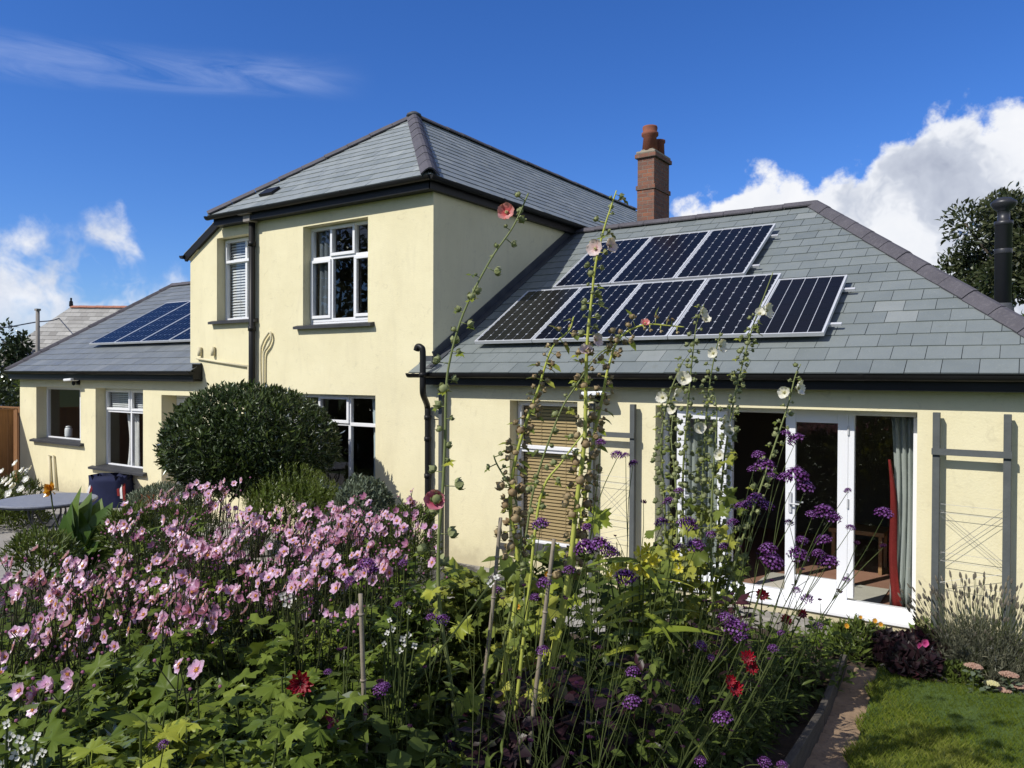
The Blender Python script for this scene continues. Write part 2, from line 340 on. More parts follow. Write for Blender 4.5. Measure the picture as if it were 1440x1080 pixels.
# ------------------------------------------------------------------ leaf templates (base at origin, along +Y, normal +Z)
def oval(w=.4, fold=.08, droop=.1):
    ys=[0,.25,.6,1]; ws=[.02,.8,.85,0]; v=[];
    for y,ww in zip(ys,ws):
        z=-droop*y*y; v+=[(-w/2*ww,y,z+fold*ww),(0,y,z),(w/2*ww,y,z+fold*ww)]
    f=[]
    for i in range(3):
        a=i*3; f+=[(a,a+1,a+4,a+3),(a+1,a+2,a+5,a+4)]
    return tmpl(v,f)
def lobed(nl=5, spread=250, depth=.45, teeth=True, cup=.12, wav=.05, sharp=.85):
    """palmate leaf: pointed toothed lobes fanning from the stalk"""
    v=[(0,.28,-.03)]; a0=-spread/2; q=8; n=nl*q
    for i in range(n+1):
        t=i/n; ang=R_(a0+spread*t); ph=(i%q)/q
        lobe=1-depth*abs(2*ph-1)**sharp
        if teeth and i%2: lobe*=.80
        env=.70+.30*math.cos(ang*.62); rr=lobe*env*.66
        fold=-.10*math.cos(ph*6.28)*rr
        v.append((math.sin(ang)*rr, math.cos(ang)*rr+.28, cup*-1.3*rr*rr+fold+wav*math.sin(4*t*6.28)*rr*3.2))
    f=[(0,i+1,i) for i in range(1,n+1)]
    k=len(v); v+=[(-.010,-.25,-.12),(.010,-.25,-.12),(.008,.28,-.03),(-.008,.28,-.03)]; f.append((k,k+1,k+2,k+3))
    return tmpl(v,f)
def needle(w=.12):
    return tmpl([(-w/2,0,0),(w/2,0,0),(w/3,.6,.02),(0,1,0),(-w/3,.6,.02)],[(0,1,2,3,4)])
def strap(w=.06, droop=.5, n=5):
    v=[];f=[]
    for i in range(n+1):
        t=i/n; ww=w/2*(1-t**2)*(.6+.4*min(1,t*4)); y=t*(1-.15*droop*t); z=-droop*t*t*.6
        v+=[(-ww,y,z+ww*.4),(0,y,z),(ww,y,z+ww*.4)]
    for i in range(n):
        a=3*i; f+=[(a,a+1,a+4,a+3),(a+1,a+2,a+5,a+4)]
    return tmpl(v,f)
T_BAY=oval(.36,.05,.1); T_OV=oval(.5,.1,.2); T_OVW=oval(.75,.08,.25); T_NEED=needle(); T_AN=lobed(3,280,.58,True,.45); T_AN5=lobed(5,280,.50,True,.5)
T_HOL=lobed(5,320,.30,True,.25,.08,1.2); T_STRAP=strap(); T_STRAPW=strap(.14,.7); T_CANNA=oval(.42,.10,.18); T_LONG=oval(.22,.06,.2)
T_STRAPS=strap(.03,.35,3)
# flower meshes ------------------------------------------------------
def petal_ring(mb, n, R, w, cup, m=0, ang0=0, ruffle=.0, inner=.06, rows=4, twist=0, seg=4, notch=0):
    for p in range(n):
        a=ang0+2*math.pi*p/n+U(-.06,.06); jit=U(.9,1.08); v=[];rr=[]
        for i in range(rows+1):
            t=i/rows; rad=R*jit*(inner+(1-inner)*t); ww=w*R*(math.sin(min(1,t*1.25)*math.pi/2))**.8*(1 if t<.75 else 1-.55*((t-.75)/.25)**2)
            for j in range(seg+1):
                q=j/seg*2-1; x=rad-(.12*R*q*q*t)-(notch*R*(1-abs(q)) if i==rows else 0); y=q*ww
                z=cup*R*t*t+ruffle*R*t*math.sin(q*5+p*2+i)+abs(q)*.05*R
                v.append((x*math.cos(a)-y*math.sin(a), x*math.sin(a)+y*math.cos(a), z+.004*(p%2)*R*8)); rr.append(t)
        f=[(i*(seg+1)+j,i*(seg+1)+j+1,(i+1)*(seg+1)+j+1,(i+1)*(seg+1)+j) for i in range(rows) for j in range(seg)]
        mb.add(v,f,m,rr)
def flower_mesh(name, mat, n, w, cup, ruffle=0, two=False, rows=4, notch=0, seg=4):
    mb=MB(); petal_ring(mb,n,1.0,w,cup,0,U(0,6),ruffle,rows=rows,notch=notch,seg=seg)
    if two: petal_ring(mb,n,.8,w,cup+.25,0,U(0,6)+math.pi/n,ruffle,rows=rows,seg=seg)
    return mb.mesh(name,[mat],smooth=True)
def centre_mesh(name, mat, R, H, k=9):
    mb=MB(); mb.lathe((0,0,.02),[(R,0),(R*.95,H*.5),(R*.5,H),(0,H*1.1)],k)
    for i in range(14):
        a=i*2.399; q=R*(1.2+.5*(i%2)); mb.box(q*math.cos(a)-.03,q*math.cos(a)+.03,q*math.sin(a)-.03,q*math.sin(a)+.03,.04,.12+H*.4,0,U(0,1))
    return mb.mesh(name,[mat],smooth=True)
AN_FL=[flower_mesh('anemone_petals',M['pink'],n,.42,c,.05) for n,c in ((5,.15),(6,.3),(5,.35),(6,.1),(5,.6))]+[flower_mesh('anemone_petals',M['pinkdark'],5,.4,.8,.08)]
AN_C=centre_mesh('anemone_centre',M['stamen'],.15,.16)
HO_C=centre_mesh('hollyhock_centre',M['cream'],.09,.35,7)
HOL={k:[flower_mesh('hollyhock_petals',M['holly_'+k],5,.66,c,.12) for c in (.5,.65)] for k in ('pink','coral','white','blush')}
def bud_mesh(mat, seed, opened=False):
    mb=MB(); random.seed(seed)
    mb.lathe((0,0,0),[(.25,0),(.72,.28),(.9,.65),(.7,1.05),(.25,1.35),(0,1.42)],7,0,U(.2,.8))
    for i in range(5):
        a=i*2*math.pi/5+U(-.2,.2); mb.inst(T_OVW,(.55*math.cos(a),.55*math.sin(a),.1),(math.cos(a)*.55,math.sin(a)*.55,.9),(math.cos(a),math.sin(a),-.4),1.35,0,U(.3,1))
    return mb.mesh('bud',[mat],smooth=True)
BUD_G=[bud_mesh(M['bud'],i) for i in range(3)]; BUD_D=[bud_mesh(M['bud_dry'],i+5) for i in range(3)]
random.seed(11)
def verb_head(seed):
    random.seed(seed); mb=MB()
    for i in range(46):
        a=i*2.399; q=math.sqrt((i+.5)/46); x,y=q*math.cos(a)+U(-.06,.06),q*math.sin(a)+U(-.06,.06); z=.62*(1-q*q)+U(-.08,.12)
        mb.lathe((x*.7,y*.7,z-.45),[(.03,0),(.07,.35),(.06,.42)],4,1,U(0,1),ax=(x*.5,y*.5,1))
        nr=np.array((x*.8,y*.8,.8)); nr/=np.linalg.norm(nr); r=U(.1,1)
        t1=np.cross(nr,(.2,.9,.3)); t1/=np.linalg.norm(t1); t2=np.cross(nr,t1)
        c=np.array((x,y,z)); b=U(0,6)
        v=[c]; 
        for k in range(10):
            aa=b+k*math.pi/5; rr=.17 if k%2==0 else .07; v.append(c+(t1*math.cos(aa)+t2*math.sin(aa))*rr+nr*.03*(k%2==0))
        mb.add(v,[(0,k+1,(k+1)%10+1) for k in range(10)],0,r)
    return mb.mesh('verbena_florets',[M['lilac'],M['calyx']],smooth=False)
VERB=[verb_head(i) for i in range(4)]
def verb_bud():
    mb=MB()
    for i in range(14):
        a=i*2.399; q=math.sqrt((i+.5)/14); x,y=q*math.cos(a),q*math.sin(a)
        mb.lathe((x*.6,y*.6,-.2),[(.08,0),(.14,.5),(.1,.7),(0,.75)],4,0,U(0,1),ax=(x*.6,y*.6,1))
    return mb.mesh('verbena_bud',[M['calyx']])
VBUD=verb_bud()
random.seed(5)
# ================================================================== camera, sky, sun
cam=bpy.data.cameras.new('camera'); co=bpy.data.objects.new('camera',cam); col.objects.link(co)
co.matrix_world=Matrix(((RIGHT[0],UP[0],-FWD[0],0),(RIGHT[1],UP[1],-FWD[1],0),(RIGHT[2],UP[2],-FWD[2],0),(0,0,0,1)))
cam.sensor_width=36; cam.lens=36*FPX/1440; cam.clip_start=.05; cam.clip_end=3000; scene.camera=co
SUNDIR=Vector((.42,1.0,-1.0)).normalized()          # direction the light travels
sd=bpy.data.lights.new('sun','SUN'); sd.energy=4.65; sd.angle=R_(.5); sd.color=(1,.955,.885)
so=bpy.data.objects.new('sun',sd); col.objects.link(so); so.rotation_euler=SUNDIR.to_track_quat('-Z','Y').to_euler(); so.location=(-10,-20,25)
SUN_EL=math.asin(-SUNDIR.z); SUN_ROT=math.atan2(-SUNDIR.x,-SUNDIR.y)
def make_world():
    w=bpy.data.worlds.new('World'); scene.world=w; w.cycles.sampling_method='MANUAL'; w.cycles.sample_map_resolution=256; w.use_nodes=True; nt=w.node_tree; nt.nodes.clear(); k=NT(nt)
    sky=k.n('ShaderNodeTexSky',sky_type='NISHITA'); sky.sun_disc=False; sky.sun_elevation=SUN_EL; sky.sun_rotation=SUN_ROT
    sky.altitude=50; sky.air_density=1.0; sky.dust_density=.35; sky.ozone_density=3.0
    tc=k.n('ShaderNodeTexCoord').outputs['Generated']; sep=k.n('ShaderNodeSeparateXYZ'); k.l(tc,sep.inputs[0])
    az=k.math('MULTIPLY',k.math('ARCTAN2',sep.outputs[0],sep.outputs[1]),57.2958)
    el=k.math('MULTIPLY',k.math('ARCSINE',sep.outputs[2]),57.2958)
    hsv=k.n('ShaderNodeHueSaturation'); hsv.inputs['Saturation'].default_value=1.22; hsv.inputs['Value'].default_value=1.0; k.l(sky.outputs[0],hsv.inputs['Color'])
    skyc=k.mixc(1.0,hsv.outputs[0],SKYTINT,'MULTIPLY')
    # --- billow field shared by both cloud groups
    nz=k.n('ShaderNodeTexNoise'); nz.inputs['Scale'].default_value=15; nz.inputs['Detail'].default_value=3; k.l(tc,nz.inputs['Vector'])
    sc=k.n('ShaderNodeVectorMath',operation='SCALE'); sc.inputs['Scale'].default_value=.06; k.l(nz.outputs['Color'],sc.inputs[0])
    dst=k.n('ShaderNodeVectorMath',operation='ADD'); k.l(tc,dst.inputs[0]); k.l(sc.outputs[0],dst.inputs[1])
    v=k.n('ShaderNodeTexVoronoi',feature='F1'); v.inputs['Scale'].default_value=22; k.l(dst.outputs[0],v.inputs['Vector'])
    n1=k.noise(tc,10,6,.64); n3=k.noise(dst.outputs[0],7,5,.62)
    h=k.math('ADD',k.math('MULTIPLY',k.math('SUBTRACT',n1,.5),7.0),k.math('MULTIPLY',k.math('SUBTRACT',.42,v.outputs['Distance']),2.6))
    def bank(stops, soft):
        r=k.ramp(k.mr(az,-80,120),[((b+80)/200,(e+10)/40) for b,e in stops]); d=k.math('ADD',k.math('SUBTRACT',k.math('SUBTRACT',k.math('MULTIPLY',r,40.0),10.0),el),h)
        return k.mr(d,0,soft,0,1,True), d
    m1,d1=bank([(-80,-9),(-30,-9),(-27,7.0),(-23.5,12.0),(-19.2,13.6),(-15.7,14.9),(-12.5,13.8),(-9.8,15.0),(-5,16.9),(0,18.0),(10,19),(45,24),(80,20),(95,-9)],1.1)
    sh=k.math('ADD',n3,k.math('MULTIPLY',k.mr(d1,0,7),.13))
    cl1=k.ramp(k.mr(sh,.40,.80),[(0,(1.0,1.0,1.0)),(.34,(.92,.935,.96)),(.55,(.64,.68,.76)),(1,(.42,.46,.56))])
    m2,d2=bank([(-80,-9),(-74,7.5),(-67.5,9.3),(-64,11.5),(-61.5,12.2),(-59.5,7.0),(-57,7.2),(-54,7.6),(-52.5,5.0),(-50,-9),(119,-9)],2.6)
    m2=k.math('MULTIPLY',k.math('MULTIPLY',m2,k.mr(n3,.36,.54,.0,1,True)),k.mr(el,1.0,5.0,.4,.95))
    cl2=k.ramp(n1,[(.32,(.56,.63,.76)),(.60,(.95,.96,.98))])
    # high thin streak at upper left
    mp=k.n('ShaderNodeMapping'); mp.inputs['Rotation'].default_value=(0,R_(-6),R_(0)); mp.inputs['Scale'].default_value=(4,4,26); k.l(tc,mp.inputs[0])
    st=k.noise(mp.outputs[0],1.6,5,.62,.7)
    line=k.math('SUBTRACT',el,k.math('MULTIPLY',k.math('ADD',az,68),.077))     # streak slopes down to the right
    band=k.math('MULTIPLY',k.mr(line,17.3,18.8,0,1,True),k.mr(line,19.2,20.9,1,0,True))
    band=k.math('MULTIPLY',band,k.mr(az,-52,-44,1,0,True))
    m3=k.math('MULTIPLY',k.math('MULTIPLY',band,k.mr(st,.36,.66)),.42)
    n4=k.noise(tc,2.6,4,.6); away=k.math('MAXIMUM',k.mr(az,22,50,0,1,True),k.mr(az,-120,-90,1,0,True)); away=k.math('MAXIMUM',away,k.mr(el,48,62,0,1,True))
    m4=k.math('MULTIPLY',k.math('MULTIPLY',k.mr(n4,.44,.58,0,1,True),away),.8)  # unseen broken cloud, added beyond the view to whiten the fill in shade
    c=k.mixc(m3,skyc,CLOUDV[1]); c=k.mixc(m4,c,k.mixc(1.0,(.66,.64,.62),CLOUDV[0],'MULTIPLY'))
    lum=lambda col_: k.mixc(1.0,col_,CLOUDV[0],'MULTIPLY')
    c=k.mixc(m2,c,lum(cl2)); c=k.mixc(m1,c,lum(cl1))
    bg=k.n('ShaderNodeBackground'); bg.inputs['Strength'].default_value=SKYSTR; k.l(c,bg.inputs[0])
    o=k.n('ShaderNodeOutputWorld'); k.l(bg.outputs[0],o.inputs[0])
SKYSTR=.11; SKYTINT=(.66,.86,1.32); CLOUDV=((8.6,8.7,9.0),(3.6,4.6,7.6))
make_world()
scene.view_settings.view_transform='Standard'; scene.view_settings.look='None'; scene.view_settings.exposure=0; scene.view_settings.gamma=1
scene.cycles.max_bounces=6; scene.cycles.transparent_max_bounces=12; scene.cycles.caustics_reflective=False; scene.cycles.caustics_refractive=False
# ================================================================== ground sheets
SKEW=lambda y: .073*(7.2-y)      # the earth path runs slightly aslant to the house
def sheet(name, x0,x1,y0,y1, mat, lift, step=.25, jitter=0, kind='structure', zf=gz, skew=False):
    nx=max(2,int((x1-x0)/step)+1); ny=max(2,int((y1-y0)/step)+1); v=[]
    for j in range(ny):
        for i in range(nx):
            x=x0+(x1-x0)*i/(nx-1); y=y0+(y1-y0)*j/(ny-1); x=x+SKEW(y)*skew; v.append((x,y,zf(x,y)+lift+U(-jitter,jitter)))
    mb=MB(); mb.add(v,[(j*nx+i,j*nx+i+1,(j+1)*nx+i+1,(j+1)*nx+i) for j in range(ny-1) for i in range(nx-1)])
    return tag(mb.build(name,[mat],smooth=True),kind=kind)
def ground():
    xs=[-1500,-300,-60,-24,-18]+[-14+.5*i for i in range(41)]+[9,15,60,300,1500]; ys=[-1500,-300,-60,-20,-6]+[-3+.5*i for i in range(22)]+[12,40,120,400,1500]
    v=[(x,y,gz(x,y)-.012) for y in ys for x in xs]; nx=len(xs); mb=MB()
    mb.add(v,[(j*nx+i,j*nx+i+1,(j+1)*nx+i+1,(j+1)*nx+i) for j in range(len(ys)-1) for i in range(nx-1)])
    tag(mb.build('ground',[M['turf']],smooth=True),kind='structure')
ground()
LAWN_X0=-1.0
sheet('flower_bed',-10.6,-1.36,1.2,6.7,M['soil'],.03,.10,.022,skew=True)
sheet('wall_border',-3.2,3.2,6.72,7.98,M['soil'],.03,.1,.02)
sheet('patio',-20.6,-10.7,3.0,8.395,M['concrete'],.006,.5)
sheet('terrace_path',-10.68,1.2,7.99,8.395,M['concrete'],.01,.5)
sheet('terrace_strip',-10.68,-3.22,6.72,7.985,M['concrete'],.01,.5)
sheet('earth_path',-1.33,-1.04,2.6,7.3,M['path'],.052,.06,.012,skew=True)
sheet('lawn',-1.09,6.0,1.0,7.35,M['turf'],.075,.12,.006,skew=True)
def lawn_grass():
    mb=MB(); T=[tmpl([(-.05,0,0),(.05,0,0),(.02,.6,.06),(0,1,.2),(-.02,.6,.06)],[(0,1,2,3,4)]),tmpl([(-.05,0,0),(.05,0,0),(0,1,-.1)],[(0,1,2)])]
    for i in range(52000):
        y=4.4+3.0*RNG.random()**1.0; x=-1.10+.04*math.sin(y*9)+2.6*RNG.random()
        x+=SKEW(y)
        if x>.2+ (7.4-y)*.5: continue
        n=math.sin(x*3.1+y*1.7)+math.sin(x*1.3-y*2.9)+.7*math.sin(x*7+y*5)
        h=.035+.022*RNG.random()+.008*n; a=RNG.random()*6.28
        ln=.65
        mb.inst(T[i%2],(x,y,gz(x,y)+.07),(math.cos(a)*ln,math.sin(a)*ln,1),(math.cos(a+1.5),math.sin(a+1.5),.2),h,0,min(1,max(0,.45+.16*n+RNG.normal()*.2)),1.5)
    tag(mb.build('lawn_grass',[M['grass']]),'short green mown lawn grass','grass',kind='stuff')
lawn_grass()
def edging():
    ys=[(7.22,5.9),(5.88,4.55),(4.53,3.2)]
    labs=['weathered timber edging board nearest the house along the flower bed','middle length of weathered timber edging along the flower bed','weathered timber edging board nearest the viewer along the flower bed']
    for (a,b),l in zip(ys,labs):
        mb=MB(); n=6
        y0,y1=a,b
        mb.bar((-1.355+SKEW(y0),y0,gz(-1.35,y0)+.095),(-1.355+SKEW(y1),y1,gz(-1.35,y1)+.095),.05,.16)
        tag(mb.build('bed_edging_board',[M['timber']],bevel=.006),l,'edging board','boards edging the flower bed')
edging()
# ================================================================== house
XL,XT,XR2,XE = -19.81,-12.97,-7.09,.28          # left wing end, tower left, tower right, extension end
ZB=-2.62
house=thing('house',(-9.0,8.4,ZB),'cream rendered two storey house with slate roofs and low wings either side','house')
OPEN=[ # x0,x1,z0,z1,recess
 ('w1',-19.0,-16.99,-1.50,-.295,.22),('w2',-16.37,-14.56,-1.95,-.295,.22),('d1',-13.92,-12.92,-2.50,-.395,.31),
 ('up1',-12.16,-11.13,.96,2.45,.17),('up2',-9.855,-8.385,.80,2.415,.16),('low',-10.9,-8.22,-1.85,-.304,.14),
 ('bw',-5.754,-4.725,-2.25,-.322,.18),('patio',-3.672,-.928,-2.47,-.337,.22)]
def front_wall():
    mb=MB(); xs=sorted({XL,XT,-12.246,XR2,XE}|{o[1] for o in OPEN}|{o[2] for o in OPEN}); zs=sorted({ZB-.2,.02,2.257,2.76}|{o[3] for o in OPEN}|{o[4] for o in OPEN})
    for i in range(len(xs)-1):
        for j in range(len(zs)-1):
            x0,x1,z0,z1=xs[i],xs[i+1],zs[j],zs[j+1]; cx,cz=(x0+x1)/2,(z0+z1)/2
            if cz>.02 and not (XT<cx<XR2): continue
            if cz>2.257 and cx<-12.246: continue
            if any(o[1]<cx<o[2] and o[3]<cz<o[4] for o in OPEN): continue
            mb.add([(x0,D,z0),(x1,D,z0),(x1,D,z1),(x0,D,z1)],[(0,1,2,3)])
    mb.add([(XT,D,2.257),(-12.246,D,2.257),(-12.246,D,2.76)],[(0,1,2)])
    for n,x0,x1,z0,z1,r in OPEN:
        y=D+r+.10
        mb.add([(x0,D,z0),(x0,y,z0),(x0,y,z1),(x0,D,z1)],[(0,1,2,3)]); mb.add([(x1,D,z0),(x1,y,z0),(x1,y,z1),(x1,D,z1)],[(3,2,1,0)])
        mb.add([(x0,D,z1),(x1,D,z1),(x1,y,z1),(x0,y,z1)],[(0,1,2,3)]); mb.add([(x0,D,z0),(x1,D,z0),(x1,y,z0),(x0,y,z0)],[(3,2,1,0)])
    # shallow band course where the storeys meet
    return mb.build('wall',[M['wall']],house)
front_wall()
def other_walls():
    mb=MB()
    q=lambda a,b,c,d: mb.add([a,b,c,d],[(0,1,2,3)])
    q((XR2,D,-.2),(XR2,20,-.2),(XR2,20,2.76),(XR2,D,2.76))              # tower right side
    q((XT,D,-.2),(XT,20,-.2),(XT,20,2.257),(XT,D,2.257))                # tower left side
    q((XT,20,ZB),(XR2,20,ZB),(XR2,20,2.76),(XT,20,2.76))
    mb.add([(XL,D,ZB-.2),(XL,16.5,ZB-.2),(XL,16.5,.02),(XL,12.33,2.4),(XL,D,.1)],[(0,1,2,3,4)])
    q((XL,16.5,ZB),(XT,16.5,ZB),(XT,16.5,.05),(XL,16.5,.05))
    q((XE,D,ZB-.2),(XE,16.4,ZB-.2),(XE,16.4,.02),(XE,D,.02)); q((XR2,16.4,ZB),(XE,16.4,ZB),(XE,16.4,.02),(XR2,16.4,.02))
    mb.build('wall',[M['wall']],house)
    mb=MB(); yb=12.6; yi=D+.33
    for x0,x1 in ((XL+.05,XT-.05),(XT+.05,XR2-.05),(XR2+.05,XE-.05)):
        mb.add([(x0,yb,ZB),(x1,yb,ZB),(x1,yb,.0),(x0,yb,.0)],[(0,1,2,3)]); mb.add([(x0,D+.02,.0),(x1,D+.02,.0),(x1,yb,.0),(x0,yb,.0)],[(0,1,2,3)])
        mb.add([(x0,yi,ZB),(x0,yb,ZB),(x0,yb,0),(x0,yi,0)],[(0,1,2,3)]); mb.add([(x1,yi,ZB),(x1,yb,ZB),(x1,yb,0),(x1,yi,0)],[(0,1,2,3)])
    x0,x1=XT+.05,XR2-.05
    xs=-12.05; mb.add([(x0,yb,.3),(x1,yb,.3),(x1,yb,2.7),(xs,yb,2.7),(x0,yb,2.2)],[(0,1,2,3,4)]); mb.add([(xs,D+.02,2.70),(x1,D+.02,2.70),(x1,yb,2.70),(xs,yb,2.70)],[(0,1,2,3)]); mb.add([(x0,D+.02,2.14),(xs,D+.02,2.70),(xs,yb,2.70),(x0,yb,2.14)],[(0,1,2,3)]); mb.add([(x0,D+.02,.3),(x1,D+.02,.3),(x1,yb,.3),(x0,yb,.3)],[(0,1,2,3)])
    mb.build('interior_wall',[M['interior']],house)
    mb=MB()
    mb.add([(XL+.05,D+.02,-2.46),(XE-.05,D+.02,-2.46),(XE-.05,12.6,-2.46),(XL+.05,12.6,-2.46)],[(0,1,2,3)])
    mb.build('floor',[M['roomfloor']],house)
other_walls()
# --------------------------------------------------------------- slate roofs
def clip(poly, px, py, nx, ny):     # keep side where (p-(px,py)).n >= 0
    out=[]
    for i in range(len(poly)):
        a=poly[i]; b=poly[(i+1)%len(poly)]; da=(a[0]-px)*nx+(a[1]-py)*ny; db=(b[0]-px)*nx+(b[1]-py)*ny
        if da>=0: out.append(a)
        if da*db<0: t=da/(da-db); out.append((a[0]+(b[0]-a[0])*t,a[1]+(b[1]-a[1])*t))
    return out
def slates(mb, pts3, w, ex, thick=.009, m=0):
    """pts3: roof face corners, first edge = eave (counter-clockwise seen from above)"""
    pts=[np.asarray(p,float) for p in pts3]; u=pts[1]-pts[0]; u/=np.linalg.norm(u)
    n=np.cross(u,pts[-1]-pts[0]); n/=np.linalg.norm(n); n=n if n[2]>0 else -n
    v=np.cross(n,u); v=v if v[2]>0 else -v
    uv=[((p-pts[0])@u,(p-pts[0])@v) for p in pts]
    area=sum(uv[i][0]*uv[(i+1)%len(uv)][1]-uv[(i+1)%len(uv)][0]*uv[i][1] for i in range(len(uv)))
    if area<0: uv=uv[::-1]
    mb.add([pts[0]+u*a+v*b for a,b in uv],[tuple(range(len(uv)))],1)
    us=[a for a,b in uv]; vs=[b for a,b in uv]; row=0; b=min(vs)
    while b<max(vs)-.01:
        a=min(us)-w*((row%2)*.5+.1)
        while a<max(us):
            g_=U(.0015,.004); dv=U(-.006,.006); poly=[(a+g_,b+dv),(a+w-g_,b+dv+U(-.003,.003)),(a+w-g_,b+ex+.012),(a+g_,b+ex+.012)]
            for i in range(len(uv)):
                p,q=uv[i],uv[(i+1)%len(uv)]; ex_,ey=q[0]-p[0],q[1]-p[1]; poly=clip(poly,p[0],p[1],-ey,ex_)
                if len(poly)<3: break
            if len(poly)>=3:
                lift=U(0,.004); tp=[]
                for (pa,pb) in poly:
                    t=1-(pb-b)/ex; tp.append(pts[0]+u*pa+v*pb+n*(.004+(thick+lift)*max(0,min(1.1,t))))
                k=len(tp); bt=[pts[0]+u*pa+v*pb+n*.001 for pa,pb in poly]
                rv=min(1,max(0,RNG.normal(.5,.24)))
                mb.add(tp+bt,[tuple(range(k))]+[(i,k+i,k+(i+1)%k,(i+1)%k) for i in range(k)],m,rv)
            a+=w
        b+=ex; row+=1
def ridge_tiles(mb, a, b, r=.10, L=.45, lift=.02, wide=1.0, up=(0,0,1)):
    a=np.asarray(a,float); b=np.asarray(b,float); d=b-a; n=max(1,round(np.linalg.norm(d)/L)); d/=np.linalg.norm(d)
    x=np.cross(d,up); x/=np.linalg.norm(x); z=np.cross(x,d); T=np.linalg.norm(b-a)
    for i in range(n):
        p0=a+d*T*i/n+d*.004; p1=a+d*T*(i+1)/n-d*.004; l=lift+U(-.004,.006); l0=l+.006
        prof=[(-1,-.62),(-.55,-.16),(-.18,.10),(.18,.10),(.55,-.16),(1,-.62)]
        v=[p+x*q[0]*r*wide+z*(q[1]*r+ll) for p,ll in ((p0,l0),(p1,l)) for q in prof]; k=len(prof)
        v+=[p+x*q[0]*r*wide*.93+z*(q[1]*r+ll-.02) for p,ll in ((p0,l0),(p1,l)) for q in prof]
        f=[(j,j+1,k+j+1,k+j) for j in range(k-1)]+[(2*k+j,3*k+j,3*k+j+1,2*k+j+1) for j in range(k-1)]
        f+=[(j,2*k+j,2*k+j+1,j+1) for j in range(k-1)]+[(k+j,k+j+1,3*k+j+1,3*k+j) for j in range(k-1)]+[(0,k,3*k,2*k),(k-1,3*k-1,4*k-1,2*k-1)][:2]
        mb.add(v,f,0,U(0,1))
EY=8.13                                             # eave line
SE=.611; zE=lambda y:.035+SE*(y-EY)                 # extension roof plane
RYE=12.42; RXE=-2.80; HX=.50                        # ridge line, ridge end, hip foot
def rt(mats,name='roof'): 
    return None
# extension
mb=MB(); slates(mb,[(XR2+.004,EY,zE(EY)),(HX,EY,zE(EY)),(RXE,RYE,zE(RYE)),(XR2+.004,RYE,zE(RYE))],.305,.262)
mb.add([(HX,EY,zE(EY)),(HX,2*RYE-EY,zE(EY)),(RXE,RYE,zE(RYE))],[(0,1,2)],1); mb.add([(HX,2*RYE-EY,zE(EY)),(XR2,2*RYE-EY,zE(EY)),(XR2,RYE,zE(RYE)),(RXE,RYE,zE(RYE))],[(0,1,2,3)],1)
slates(mb,[(HX,EY,zE(EY)+.001),(HX,2*RYE-EY,zE(EY)+.001),(RXE,RYE,zE(RYE)+.001)],.305,.24)
# little return of the roof in front of the tower wall
slates(mb,[(XR2-.22,EY,zE(EY)),(XR2+.002,EY,zE(EY)),(XR2+.002,8.395,zE(8.395)),(XR2-.22,8.395,zE(8.395))],.305,.262)
roof_e=mb.build('roof',[M['slate'],M['underlay']],house)
mb=MB(); ridge_tiles(mb,(XR2+.02,RYE,zE(RYE)+.045),(RXE,RYE,zE(RYE)+.045),.10,.46); ridge_tiles(mb,(HX,EY,zE(EY)+.045),(RXE,RYE,zE(RYE)+.05),.13,.46,wide=1.0)
mb.build('ridge_tiles',[M['ridge']],roof_e)
mb=MB(); mb.bar((XR2+.012,8.41,zE(8.41)+.065),(XR2+.012,RYE,zE(RYE)+.065),.02,.16); mb.bar((XR2+.08,8.2,zE(8.2)+.02),(XR2+.08,RYE,zE(RYE)+.02),.12,.016)
mb.box(XR2-.22,XR2+.0,8.385,8.398,zE(8.39),zE(8.39)+.09)
mb.build('lead_flashing',[M['lead']],roof_e)
# left wing
SL=.572; zL=lambda y:.055+SL*(y-EY); RYL=12.36; VX=-19.98
mb=MB(); slates(mb,[(VX,EY,zL(EY)),(XT,EY,zL(EY)),(XT,RYL,zL(RYL)),(VX,RYL,zL(RYL))],.33,.27)
slates(mb,[(XT,EY,zL(EY)),(XT+.42,EY,zL(EY)),(XT+.36,8.397,zL(8.397)),(XT,8.397,zL(8.397))],.33,.27)
mb.add([(VX,2*RYL-EY,zL(EY)),(XT,2*RYL-EY,zL(EY)),(XT,RYL,zL(RYL)),(VX,RYL,zL(RYL))],[(0,1,2,3)],1)
roof_l=mb.build('roof',[M['slate_dark'],M['underlay']],house)
mb=MB(); ridge_tiles(mb,(VX+.03,RYL,zL(RYL)+.04),(XT-.02,RYL,zL(RYL)+.04),.11,.46); ridge_tiles(mb,(VX+.06,EY,zL(EY)+.045),(VX+.06,RYL,zL(RYL)+.045),.085,.46)
mb.build('ridge_tiles',[M['ridge']],roof_l)
# tower
ST=.775; AX,AY=-9.49,10.68; ze=2.79; zT=lambda y: ze+ST*(y-EY); AZ=zT(AY); XC=-6.93; XCL=AX-(AY-EY)*1.0
BY=20.3; LX2=-13.08; lz=2.23; VY=8.335
mb=MB(); sR=(AZ-ze)/(XC-AX)
slates(mb,[(XCL,EY,ze),(XC,EY,ze),(AX,AY,AZ)],.30,.225)
slates(mb,[(XC,EY,ze),(XC,BY,ze),(AX,BY,AZ),(AX,AY,AZ)],.30,.225)
mb.add([(XCL,EY,ze),(AX,AY,AZ),(AX,BY,AZ),(XCL,BY,ze)],[(0,1,2,3)],1); mb.add([(LX2,VY,lz),(XCL,VY,ze),(XCL,BY,ze),(LX2,BY,lz)],[(0,1,2,3)],1)
slates(mb,[(LX2,BY,lz+.002),(LX2,VY,lz+.002),(XCL,VY,ze+.002),(XCL,BY,ze+.002)],.30,.25)
mb.add([(XC,BY,ze),(XCL,BY,ze),(AX,BY,AZ)],[(0,1,2)],1)
roof_t=mb.build('roof',[M['slate_light'],M['underlay']],house)
